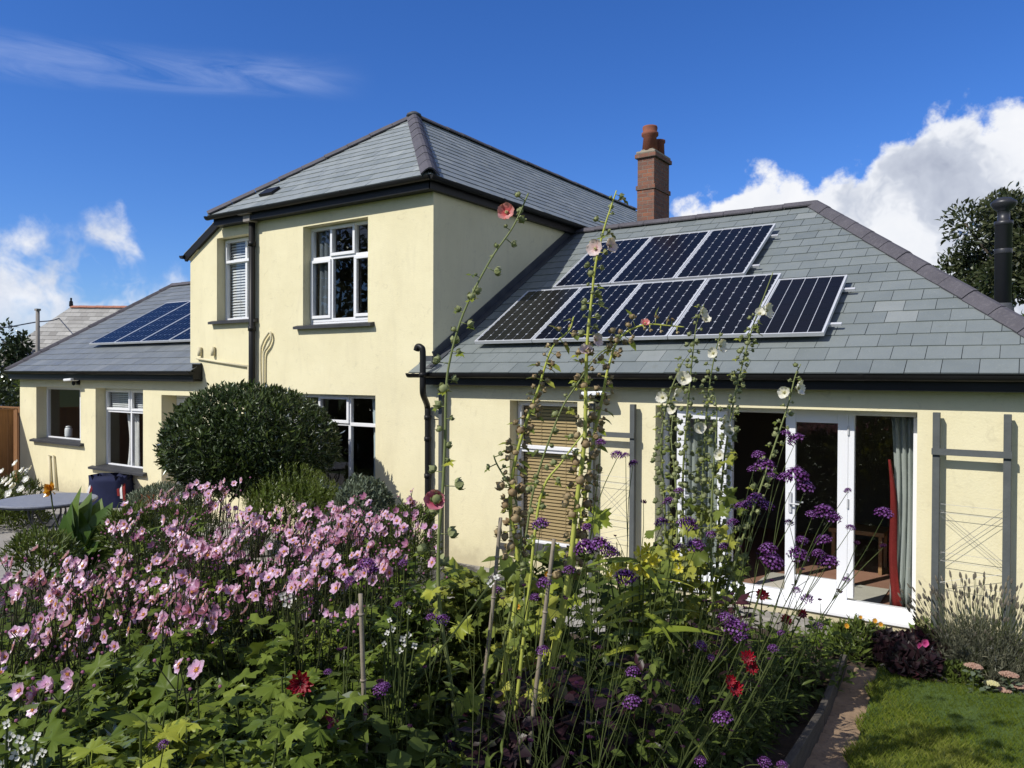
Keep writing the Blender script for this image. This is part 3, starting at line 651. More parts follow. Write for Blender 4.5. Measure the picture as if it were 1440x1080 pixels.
mb=MB(); ridge_tiles(mb,(XC+.01,EY,ze+.05),(AX,AY,AZ+.045),.135,.46); ridge_tiles(mb,(XCL,EY,ze+.05),(AX,AY,AZ+.045),.10,.46); ridge_tiles(mb,(AX,AY,AZ+.045),(AX,BY,AZ+.045),.10,.46)
mb.build('ridge_tiles',[M['ridge']],roof_t)
mb=MB(); mb.lathe((AX,AY,AZ+.01),[(.15,0),(.13,.05),(.07,.085),(0,.09)],10); mb.build('ridge_cap',[M['lead']],roof_t,True)
mb=MB(); p=np.array((-11.05,EY+.34,zT(EY+.34)+.018)); 
mb.add([p+np.array(q) for q in ((0,0,0),(.34,0,0),(.34,.17,.13),(0,.17,.13))]+[p+np.array(q)+np.array((0,-.03,.035)) for q in ((0,0,0),(.34,0,0),(.34,.17,.13),(0,.17,.13))],[(4,5,6,7),(0,1,5,4),(1,2,6,5),(3,0,4,7)])
mb.build('slate_vent',[M['black']],roof_t)
# fascias, soffits, gutters
def gutter(mb, a, b, r=.058):
    a=np.asarray(a,float); b=np.asarray(b,float); d=(b-a)/np.linalg.norm(b-a); x=np.cross(d,(0,0,1)); n=9
    for rr,fl in ((r,1),(r-.006,-1)):
        v=[p+x*math.cos(t)*rr-np.array((0,0,math.sin(t)*rr)) for p in (a,b) for t in np.linspace(0,math.pi,n)]
        mb.add(v,[(j,j+1,n+j+1,n+j) for j in range(n-1)])
    L=np.linalg.norm(b-a); k=int(L/2)+1
    for i in range(k+1):                            # joint clips
        p=a+d*min(L-.03,max(.03,L*i/k)); v=[q+x*math.cos(t)*(r+.007)-np.array((0,0,math.sin(t)*(r+.007)-.006)) for q in (p-d*.03,p+d*.03) for t in np.linspace(0,math.pi,n)]
        mb.add(v,[(j,j+1,n+j+1,n+j) for j in range(n-1)])
    for p in (a,b):
        mb.add([p+x*math.cos(t)*r-np.array((0,0,math.sin(t)*r)) for t in np.linspace(0,math.pi,n)],[tuple(range(n))])
mb=MB(); mb.box(XR2-.02,XE+.27,8.215,8.24,-.128,.045); mb.box(XR2-.02,XE+.27,8.24,D-.003,-.124,-.106); mb.build('fascia',[M['black']],roof_e)
mb=MB(); gutter(mb,(XR2-.24,8.15,.028),(XE+.3,8.15,.022)); mb.build('gutter',[M['black']],roof_e,True)
mb=MB(); mb.box(VX+.02,XT+.38,8.215,8.24,-.128,.045); mb.box(VX+.02,XT+.38,8.24,D-.003,-.124,-.106); mb.box(XT+.36,XT+.385,8.2,D-.004,-.09,zL(8.4)-.02); mb.build('fascia',[M['black']],roof_l)
mb=MB(); gutter(mb,(VX-.02,8.15,.06),(XT+.42,8.15,.05)); mb.build('gutter',[M['black']],roof_l,True)
mb=MB(); mb.box(XCL+.05,XC+.02-.09,8.215,8.24,2.62,ze-.005); mb.box(XCL+.05,XC-.07,8.24,D-.003,2.624,2.642)
mb.box(XC-.09,XC-.065,8.215,BY,2.62,ze-.005); mb.box(XR2+.003,XC-.09,D,BY,2.624,2.642)
mb.bar((XCL-.02,8.367,ze-.075),(LX2,8.367,lz-.07),.13,.055,up=(0,1,0))
mb.build('fascia',[M['black']],roof_t)
mb=MB(); gutter(mb,(XCL-.05,8.15,ze-.01),(XC,8.15,ze-.012)); gutter(mb,(XC,8.13,ze-.012),(XC,BY,ze-.02)); gutter(mb,(LX2-.03,BY,lz-.02),(LX2-.03,8.30,lz-.02)); mb.build('gutter',[M['black']],roof_t,True)
mb=MB(); mb.bar((-12.2,8.385,2.655),(XT-.01,8.385,2.135),.05,.025,up=(0,1,0)); mb.build('barge_trim',[M['pipe_cream']],house)
# downpipes
mb=MB(); xx=-11.06
mb.tube([(xx,8.32,2.70),(xx,8.32,-2.6)],.055,12); 
for z in (2.2,.75,-.4): mb.lathe((xx,8.32,z),[(.066,0),(.066,.08)],12)
dp=mb.build('downpipe',[M['black']],house,True)
mb=MB(); mb.box(xx-.16,xx+.14,8.13,8.36,2.715,2.76); mb.box(xx-.09,xx+.09,8.2,8.38,2.60,2.715); mb.build('hopper',[M['greypole']],dp,bevel=.01)
up_=[atY(px,py,8.03) for px,py in ((585.5,493),(587.5,487.5),(592,488.5),(594.5,495),(594.5,530),(594.5,548))]; lo_=[atY(px,py,8.33) for px,py in ((601,572),(601.5,590),(601.5,690))]
lo_.append(np.array((lo_[-1][0],8.33,-2.6)))
mb=MB(); mb.tube(catmull(up_+[atY(595.5,556,8.08),atY(599,565,8.22)]+lo_,6),.043,12)
for p in (lo_[1],atY(601.5,620,8.33),atY(601.5,672,8.33),up_[4]): mb.lathe(p,[(.052,0),(.052,.06)],12)
mb.build('downpipe',[M['black']],house,True)
# cream services on the wall
mb=MB(); mb.tube([(-12.72,8.37,.30),(-11.22,8.37,.14)],.022,8); mb.tube([(-11.22,8.37,.15),(-11.2,8.37,-.4)],.02,8)
mb.build('wall_pipe',[M['pipe_cream']],house,True)
for x in (-12.62,-12.22): mb=MB(); mb.tube([(x,8.36,.34),(x,8.36,.50)],.038,8); mb.build('wall_vent',[M['pipe_cream']],house,True)
mb=MB(); mb.tube(catmull([(-10.86,8.36,-.3),(-10.88,8.36,.35),(-10.82,8.36,.55),(-10.70,8.36,.68),(-10.63,8.36,.72),(-10.60,8.36,.62),(-10.66,8.36,.5),(-10.78,8.36,.38),(-10.8,8.36,.2),(-10.8,8.36,-.3)],5),.02,8)
mb.build('wall_pipe',[M['pipe_cream']],house,True); mb=MB(); mb.tube([(-18.32,8.37,-1.86),(-18.22,8.37,-2.6)],.03,8); mb.tube([(-18.32,8.37,-1.83),(-18.12,8.36,-1.83),(-17.98,8.37,-2.6)],.025,8)
mb.build('wall_pipe',[M['pipe_cream']],house,True)
# chimney
mb=MB(); cx0,cx1,cy0,cy1=-6.07,-5.69,12.92,13.66
mb.box(cx0+.02,cx1-.02,cy0+.02,cy1-.02,2.3,3.42); mb.box(cx0,cx1,cy0,cy1,3.42,3.50); mb.box(cx0+.025,cx1-.025,cy0+.025,cy1-.025,3.50,4.0); mb.box(cx0-.015,cx1+.015,cy0-.015,cy1+.015,4.0,4.075)
ch=mb.build('chimney',[M['brick']],house,bevel=.006)
mb=MB(); mb.box(cx0,cx1,cy0,cy1,4.075,4.13); mb.box(cx0+.06,cx1-.06,cy0+.06,cy1-.06,4.13,4.17); mb.build('mortar_cap',[M['mortar']],ch,bevel=.02); mb=MB(); mb.box(cx0-.03,cx1+.03,cy0-.03,cy1+.03,2.55,2.78); mb.build('mortar_flaunching',[M['mortar']],ch,bevel=.02)
mb=MB(); mb.lathe((-5.88,13.12,4.15),[(.145,0),(.12,.26),(.155,.29),(.155,.34),(.125,.36),(.14,.43),(.13,.46),(.10,.46),(.09,.3)],18); mb.build('chimney_pot',[M['pot']],ch,True)
mb=MB(); mb.lathe((-5.86,13.48,4.15),[(.11,0),(.10,.22),(.12,.25),(.12,.29),(.09,.3),(.08,.2)],18); mb.build('chimney_pot',[M['pot']],ch,True)
# stove flue through the hip end
fb=atY(1410,434,10.4); ft=atY(1410,277,10.4); fd=fb@FWD; fr=10.6/FPX*fd; sH=(zE(RYE)-zE(EY))/(HX-RXE); fz=zE(EY)+sH*(HX-fb[0])-.1; fh=ft[2]-fz
mb=MB(); mb.lathe((fb[0],fb[1],fz),[(fr,0),(fr,fh-.33),(fr*1.1,fh-.325),(fr*1.1,fh-.28),(fr*.72,fh-.275),(fr*.72,fh-.16),(fr*1.2,fh-.13),(fr*1.55,fh-.085),(fr*1.5,fh-.06),(fr*.8,fh-.015),(0,fh)],24)
fl=mb.build('flue',[M['flue']],house,True)
mb=MB(); mb.lathe((fb[0],fb[1],fb[2]-.1),[(fr*1.5,0),(fr*1.25,.10),(fr*1.04,.13),(fr*1.04,.16)],24); mb.build('flue_collar',[M['lead']],fl,True)
mb=MB(); mb.lathe((fb[0],fb[1],fb[2]+.62),[(fr*1.015,0),(fr*1.05,.01),(fr*1.05,.05),(fr*1.015,.06)],24); mb.build('joint_band',[M['flue']],fl,True)
# --------------------------------------------------------------- windows
def bars(mb, x0,x1,z0,z1,y,t,dp):   # picture-frame rectangle
    mb.box(x0,x1,y,y+dp,z0,z0+t); mb.box(x0,x1,y,y+dp,z1-t,z1); mb.box(x0,x0+t,y,y+dp,z0+t,z1-t); mb.box(x1-t,x1,y,y+dp,z0+t,z1-t)
def window(key, mull=[], trans=[], sashes=[], label=None, sill=True, t=.055, panes=True, name='window', handles=[]):
    _,x0,x1,z0,z1,r=[o for o in OPEN if o[0]==key][0]; y=D+r; e=.004
    mb=MB(); bars(mb,x0+e,x1-e,z0+e,z1-e,y,t,.07)
    for x,a,b in mull: mb.box(x-t/2,x+t/2,y+.004,y+.066,a,b)
    for z,a,b in trans: mb.box(a,b,y+.002,y+.068,z-t/2,z+t/2)
    for a,b,c,d in sashes: bars(mb,a,b,c,d,y-.022,.05,.05)
    for hx,hz in handles: mb.box(hx-.012,hx+.012,y-.05,y-.02,hz,hz+.13)
    o=mb.build(name,[M['white']],house,bevel=.006)
    mb=MB(); mb.add([(x0+.03,y+.035,z0+.03),(x1-.03,y+.035,z0+.03),(x1-.03,y+.035,z1-.03),(x0+.03,y+.035,z1-.03)],[(0,1,2,3)]); mb.build('pane',[M['glass']],o)
    if sill:
        mb=MB(); v=[(x0-.14,D-.09,z0-.055),(x1+.14,D-.09,z0-.055),(x1+.14,D-.09,z0-.012),(x0-.14,D-.09,z0-.012),(x0-.14,D-.002,z0-.05),(x1+.14,D-.002,z0-.05),(x1+.14,D-.002,z0+.012),(x0-.14,D-.002,z0+.012)]
        mb.add(v,[(0,1,2,3),(0,4,5,1),(3,2,6,7),(0,3,7,4),(1,5,6,2)])
        mb.add([(x0+.003,D-.003,z0+.012),(x1-.003,D-.003,z0+.012),(x1-.003,y+.03,z0+.035),(x0+.003,y+.03,z0+.035)],[(0,1,2,3)])
        mb.build('sill',[M['sill']],o)
    return o
def spec(k): return [o for o in OPEN if o[0]==k][0][1:]
x0,x1,z0,z1,r=spec('w1'); window('w1',mull=[(x1-.46,z0+.05,z1-.05)],sashes=[(x1-.44,x1-.02,z0+.03,z1-.03)])
x0,x1,z0,z1,r=spec('w2'); xm=(x0+x1)/2+.08; window('w2',mull=[(xm,z0+.05,z1-.05)],trans=[(z1-.48,x0+.05,x1-.05)],sashes=[(x0+.03,xm-.02,z1-.46,z1-.03),(xm+.02,x1-.03,z1-.46,z1-.03)])
x0,x1,z0,z1,r=spec('up1'); xm=x0+.60; window('up1',mull=[(xm,z0+.05,z1-.05)],trans=[(z1-.42,x0+.05,x1-.05)],sashes=[(x0+.03,x1-.03,z1-.44,z1-.02)])
x0,x1,z0,z1,r=spec('up2'); a=x0+.50; b=x0+1.02
window('up2',mull=[(a,z0+.1,z1-.05),(b,z0+.1,z1-.05)],trans=[(z1-.52,x0+.05,x1-.05),(z0+.09,x0+.05,x1-.05)],sashes=[(x0+.02,a-.01,z0+.12,z1-.54),(a-.02,b+.02,z1-.50,z1-.02),(b+.01,x1-.02,z0+.12,z1-.54)])
x0,x1,z0,z1,r=spec('low'); a=-8.92; b=-9.62
window('low',mull=[(a,z0+.05,z1-.05),(b,z0+.05,z1-.05)],trans=[(z1-.47,x0+.05,x1-.05)],sashes=[(b+.0,a-.0,z1-.46,z1-.03)],handles=[(-8.84,-1.22)])
x0,x1,z0,z1,r=spec('bw'); window('bw',trans=[(-.985,x0+.04,x1-.04)],sashes=[(x0+.03,x1-.03,-.97,z1-.02)],sill=True,t=.06)
# left wing door
x0,x1,z0,z1,r=spec('d1'); y=D+r; mb=MB(); bars(mb,x0+.004,x1-.004,z0+.004,z1-.004,y,.06,.08); bars(mb,x0+.07,x1-.07,z0+.06,z1-.07,y-.01,.11,.05); mb.box(x0+.18,x1-.18,y,y+.04,z0+.17,z0+.3)
dd=mb.build('door',[M['white']],house,bevel=.006)
mb=MB(); mb.add([(x0+.1,y+.025,z0+.1),(x1-.1,y+.025,z0+.1),(x1-.1,y+.025,z1-.1),(x0+.1,y+.025,z1-.1)],[(0,1,2,3)]); mb.build('pane',[M['glass']],dd)
# patio doors: fixed light either side, right leaf shut, left leaf folded back against the wall
x0,x1,z0,z1,r=spec('patio'); y=D+r; xa,xm,xb=-2.86,-2.235,-1.565
mb=MB(); bars(mb,x0+.004,x1-.004,z0+.07,z1-.004,y,.055,.08); mb.box(xa-.03,xa+.03,y+.003,y+.077,z0+.15,z1-.05); mb.box(xb-.03,xb+.03,y+.003,y+.077,z0+.15,z1-.05); mb.box(x0-.0,x1+.0,y-.06,y+.06,z0+.03,z0+.075)
mb.box(x0-.02,x1+.02,D-.03,y-.06,z0+.012,z0+.05)
pf=mb.build('door_frame',[M['white']],house,bevel=.006)
for a,b in ((x0+.04,xa-.01),(xb+.01,x1-.04)):
    mb=MB(); mb.add([(a,y+.04,z0+.10),(b,y+.04,z0+.10),(b,y+.04,z1-.04),(a,y+.04,z1-.04)],[(0,1,2,3)]); mb.build('pane',[M['glass']],pf)
def leaf(o, d, w, h, base):        # door leaf starting at hinge point o running along unit vector d
    o=np.array(o,float); d=np.array(d,float); n=np.array((-d[1],d[0],0)); mb=MB(); st=.105; T=.06
    def bx(a0,a1,c0,c1,th=T,off=0):
        v=[o+d*a+n*(e+off)+np.array((0,0,c)) for c in (c0,c1) for a,e in ((a0,-th/2),(a1,-th/2),(a1,th/2),(a0,th/2))]
        mb.add(v,[(3,2,1,0),(4,5,6,7),(0,1,5,4),(1,2,6,5),(2,3,7,6),(3,0,4,7)])
    bx(0,st,0,h); bx(w-st,w,0,h); bx(st,w-st,h-.10,h); bx(st,w-st,0,.2)
    lf=mb.build('door',[M['white']],house,bevel=.006)
    mb=MB(); mb.add([o+d*a+np.array((0,0,c)) for a,c in ((st-.01,.19),(w-st+.01,.19),(w-st+.01,h-.09),(st-.01,h-.09))],[(0,1,2,3)]); mb.build('pane',[M['glass']],lf)
    mb=MB(); 
    for s in (-1,1):
        p=o+d*base+n*(T/2+.012)*s+np.array((0,0,.98)); mb.box(p[0]-.016,p[0]+.016,p[1]-.008,p[1]+.008,p[2]-.1,p[2]+.12); q=p+n*s*.04; mb.tube([q,q+d*(.11 if base<w/2 else -.11)],.009,8); mb.tube([p,q],.01,8)
    mb.build('handle',[M['steel']],lf)
    hx=0 if base>w/2 else w
    for c in (.2,.98,1.75):
        mb=MB(); p=o+d*hx-n*(T/2+.005)+np.array((0,0,c)); mb.tube([p,p+np.array((0,0,.10))],.011,8); mb.build('hinge',[M['steel']],lf)
hz=z0+.115; hh=z1-.05-hz
leaf((xm,y+.03,hz),(1,0,0),xb-.03-xm,hh,.055)
an=R_(176); leaf((xa-.005,y-.06,hz),(math.cos(an),-math.sin(an),0),.58,hh,.525)
# --------------------------------------------------------------- things at and behind the windows
def curtain(name, x0, x1, z0, z1, y, mat, waves, label, amp=.03, taper=0, hem=None):
    mb=MB(); n=waves*8; rows=10; v=[]
    for j in range(rows+1):
        t=j/rows; z=z1+(z0-z1)*t
        for i in range(n+1):
            q=i/n; xx=x0+(x1-x0)*q
            if taper: xx=x1-(x1-x0)*(1-q)*(1-taper*math.sin(min(1,t*1.1)*math.pi)**1.0)
            v.append((xx,y+amp*math.sin(q*waves*6.28+.8*t)+.4*amp*math.sin(q*waves*2.9*6.28+t*3),z))
    k=n+1; mb.add(v,[(j*k+i,j*k+i+1,(j+1)*k+i+1,(j+1)*k+i) for j in range(rows) for i in range(n)])
    o=mb.build(name,[mat],smooth=True); s=o.modifiers.new('thickness','SOLIDIFY'); s.thickness=.004
    return tag(o,label,'curtain')
curtain('curtain',-1.22,-.96,-2.40,-.36,8.83,M['curtain'],4,'grey green curtain at the right edge of the patio doors',.035,.15)
def lining():
    mb=MB(); rows=14; v=[]
    for j in range(rows+1):
        t=j/rows; z=-.85-1.56*t; w=.02+.10*t**1.3+.02*math.sin(t*5); xl=-1.235+.045*t+.012*math.sin(t*7)
        for i in range(5): v.append((xl+w*i/4,8.765+.015*math.sin(i*1.9+t*2),z))
    mb.add(v,[(j*5+i,j*5+i+1,(j+1)*5+i+1,(j+1)*5+i) for j in range(rows) for i in range(4)])
    o=mb.build('curtain',[M['redcloth']],smooth=True); s=o.modifiers.new('thickness','SOLIDIFY'); s.thickness=.004
    tag(o,'deep red curtain hanging beside the grey green curtain of the patio doors','curtain')
lining()
curtain('curtain',-3.6,-3.05,-2.40,-.36,8.85,M['curtain'],6,'grey curtain behind the left glass of the patio doors, behind white hollyhocks',.03)
curtain('curtain',-8.55,-8.28,-2.3,-.33,8.66,M['curtain_blue'],3,'pale blue curtain in the ground floor window right of the clipped bush',.025,.12)
curtain('curtain',-15.95,-15.45,-2.2,-.8,8.84,M['whitecloth'],4,'white net curtain in the window above the navy cover',.03,.2)
curtain('curtain',-9.8,-9.45,.72,2.4,8.68,M['curtain_dark'],3,'dark grey blue curtain at the left of the big upstairs window',.03)
def blind(x0,x1,z0,z1,y,pitch,mat,label,tilt=.5):
    mb=MB(); z=z0
    while z<z1:
        h=pitch*.62; v=[(x0,y-.008,z),(x1,y-.008,z),(x1,y+.012,z+h*1.2),(x0,y+.012,z+h*1.2)]
        mb.add(v,[(0,1,2,3)],0,U(.2,.8)); z+=pitch
    for t in (.3,.72): mb.box(x0+(x1-x0)*t-.002,x0+(x1-x0)*t+.002,y-.012,y-.009,z0,z1)
    mb.box(x0,x1,y-.015,y+.015,z1-.0,z1+.03); mb.box(x0,x1,y-.012,y+.012,z0-.02,z0)
    tag(mb.build('venetian_blind',[mat]),label,'blind')
blind(-5.69,-4.79,-2.2,-.39,8.67,.044,M['blind'],'tan wooden blind drawn down in the window behind the brown hollyhocks')
blind(-12.1,-11.2,1.02,2.40,8.66,.05,M['blind_white'],'white blind in the small upstairs window left of the black downpipe')
blind(-16.3,-14.63,-.76,-.34,8.70,.04,M['blind_white'],'grey blind across the top lights of the window above the navy cover')
def rug():
    mb=MB(); mb.box(-2.7,-1.35,9.0,9.75,-2.458,-2.445); tag(mb.build('rug',[M['rug']]),'pale rug on the floor just inside the patio doors','rug')
    mb=MB(); mb.box(-2.15,-1.5,10.4,10.9,-1.98,-1.93)
    t=thing('side_table',(-1.82,10.65,-2.46),'small wooden table in the dark room behind the patio doors','table')
    mb.build('table_top',[M['wood']],t)
    for x in (-2.1,-1.55):
        for yy in (10.45,10.85):
            m2=MB(); m2.box(x-.02,x+.02,yy-.02,yy+.02,-2.458,-1.98); m2.build('leg',[M['wood']],t)
rug()
def things_on_sill():
    t=thing('storage_jar',(-18.3,8.78,-1.46),'white jar standing inside the leftmost window','jar'); mb=MB(); mb.lathe((-18.3,8.78,-1.46),[(.07,0),(.08,.05),(.08,.2),(.06,.23)],14); mb.build('jar_body',[M['white']],t,True); mb=MB(); mb.lathe((-18.3,8.78,-1.23),[(.062,0),(.062,.03),(0,.045)],14); mb.build('lid',[M['steel']],t,True)
things_on_sill()
# floodlights, trellises
def floodlight(x,z,label,L=.3):
    t=thing('security_light',(x,8.4,z),label,'lamp'); mb=MB(); mb.box(x-.05,x+.05,8.36,8.398,z-.08,z+.02); mb.bar((x,8.37,z-.03),(x-.03,8.25,z+.03),.03,.03); mb.build('bracket',[M['black']],t)
    mb=MB(); mb.bar((x-.18,8.24,z+.02),(x+.14,8.24,z+.035),.18,.055); mb.build('lamp_head',[M['white']],t,bevel=.015)
    mb=MB(); mb.lathe((x-.03,8.3,z-.10),[(.0,0),(.035,.02),(.04,.06),(.03,.1)],12); mb.build('sensor',[M['black']],t,True)
floodlight(-4.36,-.235,'white security light under the gutter beside the blind window')
floodlight(-17.05,-.15,'small security light under the gutter between the two left windows')
def trellis(posts, rails, ztop, label, wires=True, zb=-2.58):
    t=thing('wall_trellis',((posts[0]+posts[-1])/2,8.32,zb),label,'trellis'); y=8.315
    for x in posts:
        mb=MB(); mb.box(x-.031,x+.031,y-.03,y+.03,zb,ztop); pst=mb.build('post',[M['trellis']],t,bevel=.004)
    if len(posts)>1:
        for z in rails:
            mb=MB(); mb.box(posts[0]-.036,posts[-1]+.036,y-.055,y-.031,z-.03,z+.03); mb.build('rail',[M['trellis']],t)
        if wires:
            mb=MB(); a,b=posts[0]+.03,posts[-1]-.03; q=y-.0
            for z in (-1.20,-1.28,-1.66,-1.74,-1.95): mb.tube([(a,q,z),(b,q,z-.012)],.0022,4)
            for z in (-1.24,-1.3): mb.tube([(a,q-.004,z),(b,q-.004,z-.44)],.0022,4); mb.tube([(a,q+.004,z-.45),(b,q+.004,z+.02)],.0022,4)
            mb.tube([(a,q,-1.95),(b,q,-1.8)],.002,4); mb.build('wires',[M['wire']],t)
    return t
trellis((-.755,-.185),(-.70,),-.33,'grey timber trellis with crossed wires right of the patio doors')
trellis((-4.47,-3.92),(-.70,),-.33,'grey timber trellis between the blind window and the patio doors')
t=trellis((-6.86,),(),-.27,'single grey timber post beside the black downpipe behind the tallest pink hollyhock')
mb=MB()
for z in (-.62,-1.62): mb.tube([(-7.0,8.33,z),(-6.86,8.31,z+.01)],.008,6)
mb.build('bracket',[M['black']],t)
# solar panels ---------------------------------------------------
def solar(x0, x1, y0, y1, zf, slope, label, nx=6, ny=10, cells='cell', lift=.13, rails=(), diamond=True, group=''):
    c=math.hypot(1,slope); v=np.array((0,1/c,slope/c)); n=np.array((0,-slope/c,1/c)); o=np.array((x0,y0,zf(y0)))+n*lift; W=x1-x0; H=(y1-y0)*c; u=np.array((1.,0,0))
    t=thing('solar_panel',o,label,'solar panel',group)
    def bx(mb,a0,a1,b0,b1,c0,c1):
        w=[o+u*a+v*b+n*q for q in (c0,c1) for a,b in ((a0,b0),(a1,b0),(a1,b1),(a0,b1))]
        mb.add(w,[(3,2,1,0),(4,5,6,7),(0,1,5,4),(1,2,6,5),(2,3,7,6),(3,0,4,7)])
    f=.016; mb=MB(); bx(mb,0,W,0,f,-.04,.004); bx(mb,0,W,H-f,H,-.04,.004); bx(mb,0,f,f,H-f,-.04,.004); bx(mb,W-f,W,f,H-f,-.04,.004); mb.build('frame',[M['steel']],t)
    mb=MB(); bx(mb,f-.002,W-f+.002,f-.002,H-f+.002,-.03,-.002); mb.build('backing_sheet',[M['sheet']],t)
    mb=MB(); mx=.028 if diamond else .024; cw=(W-2*mx)/nx; chh=(H-2*mx)/ny; g1=.0026 if diamond else .004; g2=.0011; k=.015 if diamond else .003
    for i in range(nx):
        for j in range(ny):
            a0,a1,b0,b1=mx+i*cw+g1,mx+(i+1)*cw-g1,mx+j*chh+g2,mx+(j+1)*chh-g2
            q=[(a0+k,b0),(a1-k,b0),(a1,b0+k),(a1,b1-k),(a1-k,b1),(a0+k,b1),(a0,b1-k),(a0,b0+k)]
            mb.add([o+u*a+v*b for a,b in q],[tuple(range(8))],0,RNG.random())
    mb.build('solar_cells',[M[cells]],t)
    if rails:
        for b,a0,a1 in rails:
            mb=MB(); bx(mb,a0,a1,H*b-.02,H*b+.02,-.075,-.042); mb.build('mounting_rail',[M['steel']],t)
bw=.975; ys=(8.68,10.06); X0=-6.52
seam=[X0+i*.966 for i in range(6)]
labs=['blackish solar panel at the left end of the lower row, beside the cream tower wall','solar panel second from left in the lower row on the right roof','solar panel in the middle of the five in the lower row','solar panel fourth from left in the lower row, left of the odd striped one']
for i in range(4):
    solar(seam[i]+.006,seam[i+1]-.006,ys[0],ys[1],zE,SE,labs[i],cells='cell_old' if i==0 else 'cell',rails=[(.2,.0,.96),(.8,.0,.96)],group='solar panels on the right roof')
solar(seam[4]+.006,-1.845,ys[0]-.01,ys[1]-.16,zE,SE,'narrow solar panel with white stripes at the right end of the lower row',5,10,rails=[(.2,.0,.93),(.8,.0,.93)],diamond=False,group='solar panels on the right roof')
X1=-6.10
tl=['solar panel at the left end of the upper row of three','middle solar panel of the upper row of three','solar panel at the right end of the upper row, below the roof ridge']
for i in range(3): solar(X1+i*.985,X1+(i+1)*.985-.012,10.125,11.60,zE,SE,tl[i],rails=[(.2,.0,.973 if i<2 else 1.08),(.8,.0,.973 if i<2 else 1.08)],group='solar panels on the right roof')
XL0=-17.80; ll=['solar panel at the left end of the row on the left wing roof','solar panel second from left on the left wing roof','solar panel third from left on the left wing roof','solar panel on the left wing roof, mostly hidden by the tower']
for i in range(4): solar(XL0+i*1.05,XL0+(i+1)*1.05-.014,9.05,10.95,zL,SL,ll[i],6,8,rails=[(.2,.0,1.03),(.8,.0,1.03)],group='solar panels on the left wing roof')
# ================================================================== plants
def nrm(v): v=np.asarray(v,float); return v/(np.linalg.norm(v)+1e-9)
def rdir(): 
    v=RNG.normal(size=3); return v/np.linalg.norm(v)
def lump(d, seed, amt):
    return 1+amt*(math.sin(d[0]*5+seed)+math.sin(d[1]*6+seed*1.7)+math.sin(d[2]*5.5+seed*.6)+.6*math.sin(d[0]*11+d[2]*9+seed))/3
def mound(mb, c, rad, n, T, size, m=0, seed=1, amt=.12, outw=.6, upw=.5, inner=.72, sx=1.0, zmin=-.6, rlo=0, rhi=1, jit=.6):
    c=np.asarray(c,float); rad=np.asarray(rad,float)
    for i in range(n):
        d=rdir()
        if d[2]<zmin: d[2]=-d[2]
        q=inner+(1-inner)*RNG.random()**.45; p=c+d*rad*lump(d,seed,amt)*q
        y=nrm(d*outw+np.array((0,0,upw))+RNG.normal(size=3)*jit*.6); nn=nrm(d+np.array((0,0,.6))+RNG.normal(size=3)*.45)
        clump=.5+.5*math.sin(p[0]*9+seed)*math.sin(p[1]*8+seed)*math.sin(p[2]*10)
        r=min(1,max(0,rlo+(rhi-rlo)*(.25*RNG.random()+.35*clump+.4*RNG.random()**2)))
        mb.inst(T,p,y,nn,size*U(.7,1.25),m,r,sx)
SUNV=-np.array(SUNDIR)
# ---- clipped bay ball on a stem
def bay():
    c=P(352,632,11.0); base=np.array((c[0]+.1,c[1],gz(c[0],c[1])))
    t=thing('clipped_bay_tree',base,'big dark clipped dome shaped bush in front of the tower','bush')
    mb=MB()
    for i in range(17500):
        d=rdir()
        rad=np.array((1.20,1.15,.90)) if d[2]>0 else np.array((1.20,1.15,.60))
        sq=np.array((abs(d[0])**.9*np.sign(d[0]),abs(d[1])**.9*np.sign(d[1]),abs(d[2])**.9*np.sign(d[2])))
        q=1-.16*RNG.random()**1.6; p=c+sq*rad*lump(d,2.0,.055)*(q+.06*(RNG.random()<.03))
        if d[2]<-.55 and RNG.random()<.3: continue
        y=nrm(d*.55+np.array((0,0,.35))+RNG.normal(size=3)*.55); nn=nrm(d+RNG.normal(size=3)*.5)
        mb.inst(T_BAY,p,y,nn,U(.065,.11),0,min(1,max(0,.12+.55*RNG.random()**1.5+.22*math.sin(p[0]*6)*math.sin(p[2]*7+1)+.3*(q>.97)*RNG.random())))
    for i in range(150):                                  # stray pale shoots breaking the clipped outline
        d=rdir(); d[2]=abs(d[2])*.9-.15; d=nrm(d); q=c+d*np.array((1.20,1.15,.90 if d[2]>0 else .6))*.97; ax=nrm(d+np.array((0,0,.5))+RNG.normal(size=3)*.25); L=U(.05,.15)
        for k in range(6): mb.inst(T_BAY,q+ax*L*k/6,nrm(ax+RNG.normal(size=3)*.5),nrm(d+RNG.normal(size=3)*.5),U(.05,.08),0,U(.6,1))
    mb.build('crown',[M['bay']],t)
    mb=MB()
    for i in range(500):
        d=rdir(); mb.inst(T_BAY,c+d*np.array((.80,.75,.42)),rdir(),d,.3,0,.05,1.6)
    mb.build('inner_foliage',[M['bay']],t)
    mb=MB(); b=P(378,705,10.9); mb.tube(catmull([base,b,c+np.array((-.1,0,-.5)),c],5),[.07]*16,8)
    mb.tube(catmull([b+np.array((0,0,-.1)),b+np.array((-.25,0,.25)),c+np.array((-.5,0,-.3))],5),.04,7); mb.tube(catmull([b,b+np.array((.3,.1,.3)),c+np.array((.5,0,-.3))],5),.035,7)
    mb.build('trunk',[M['bark']],t,True)
bay()
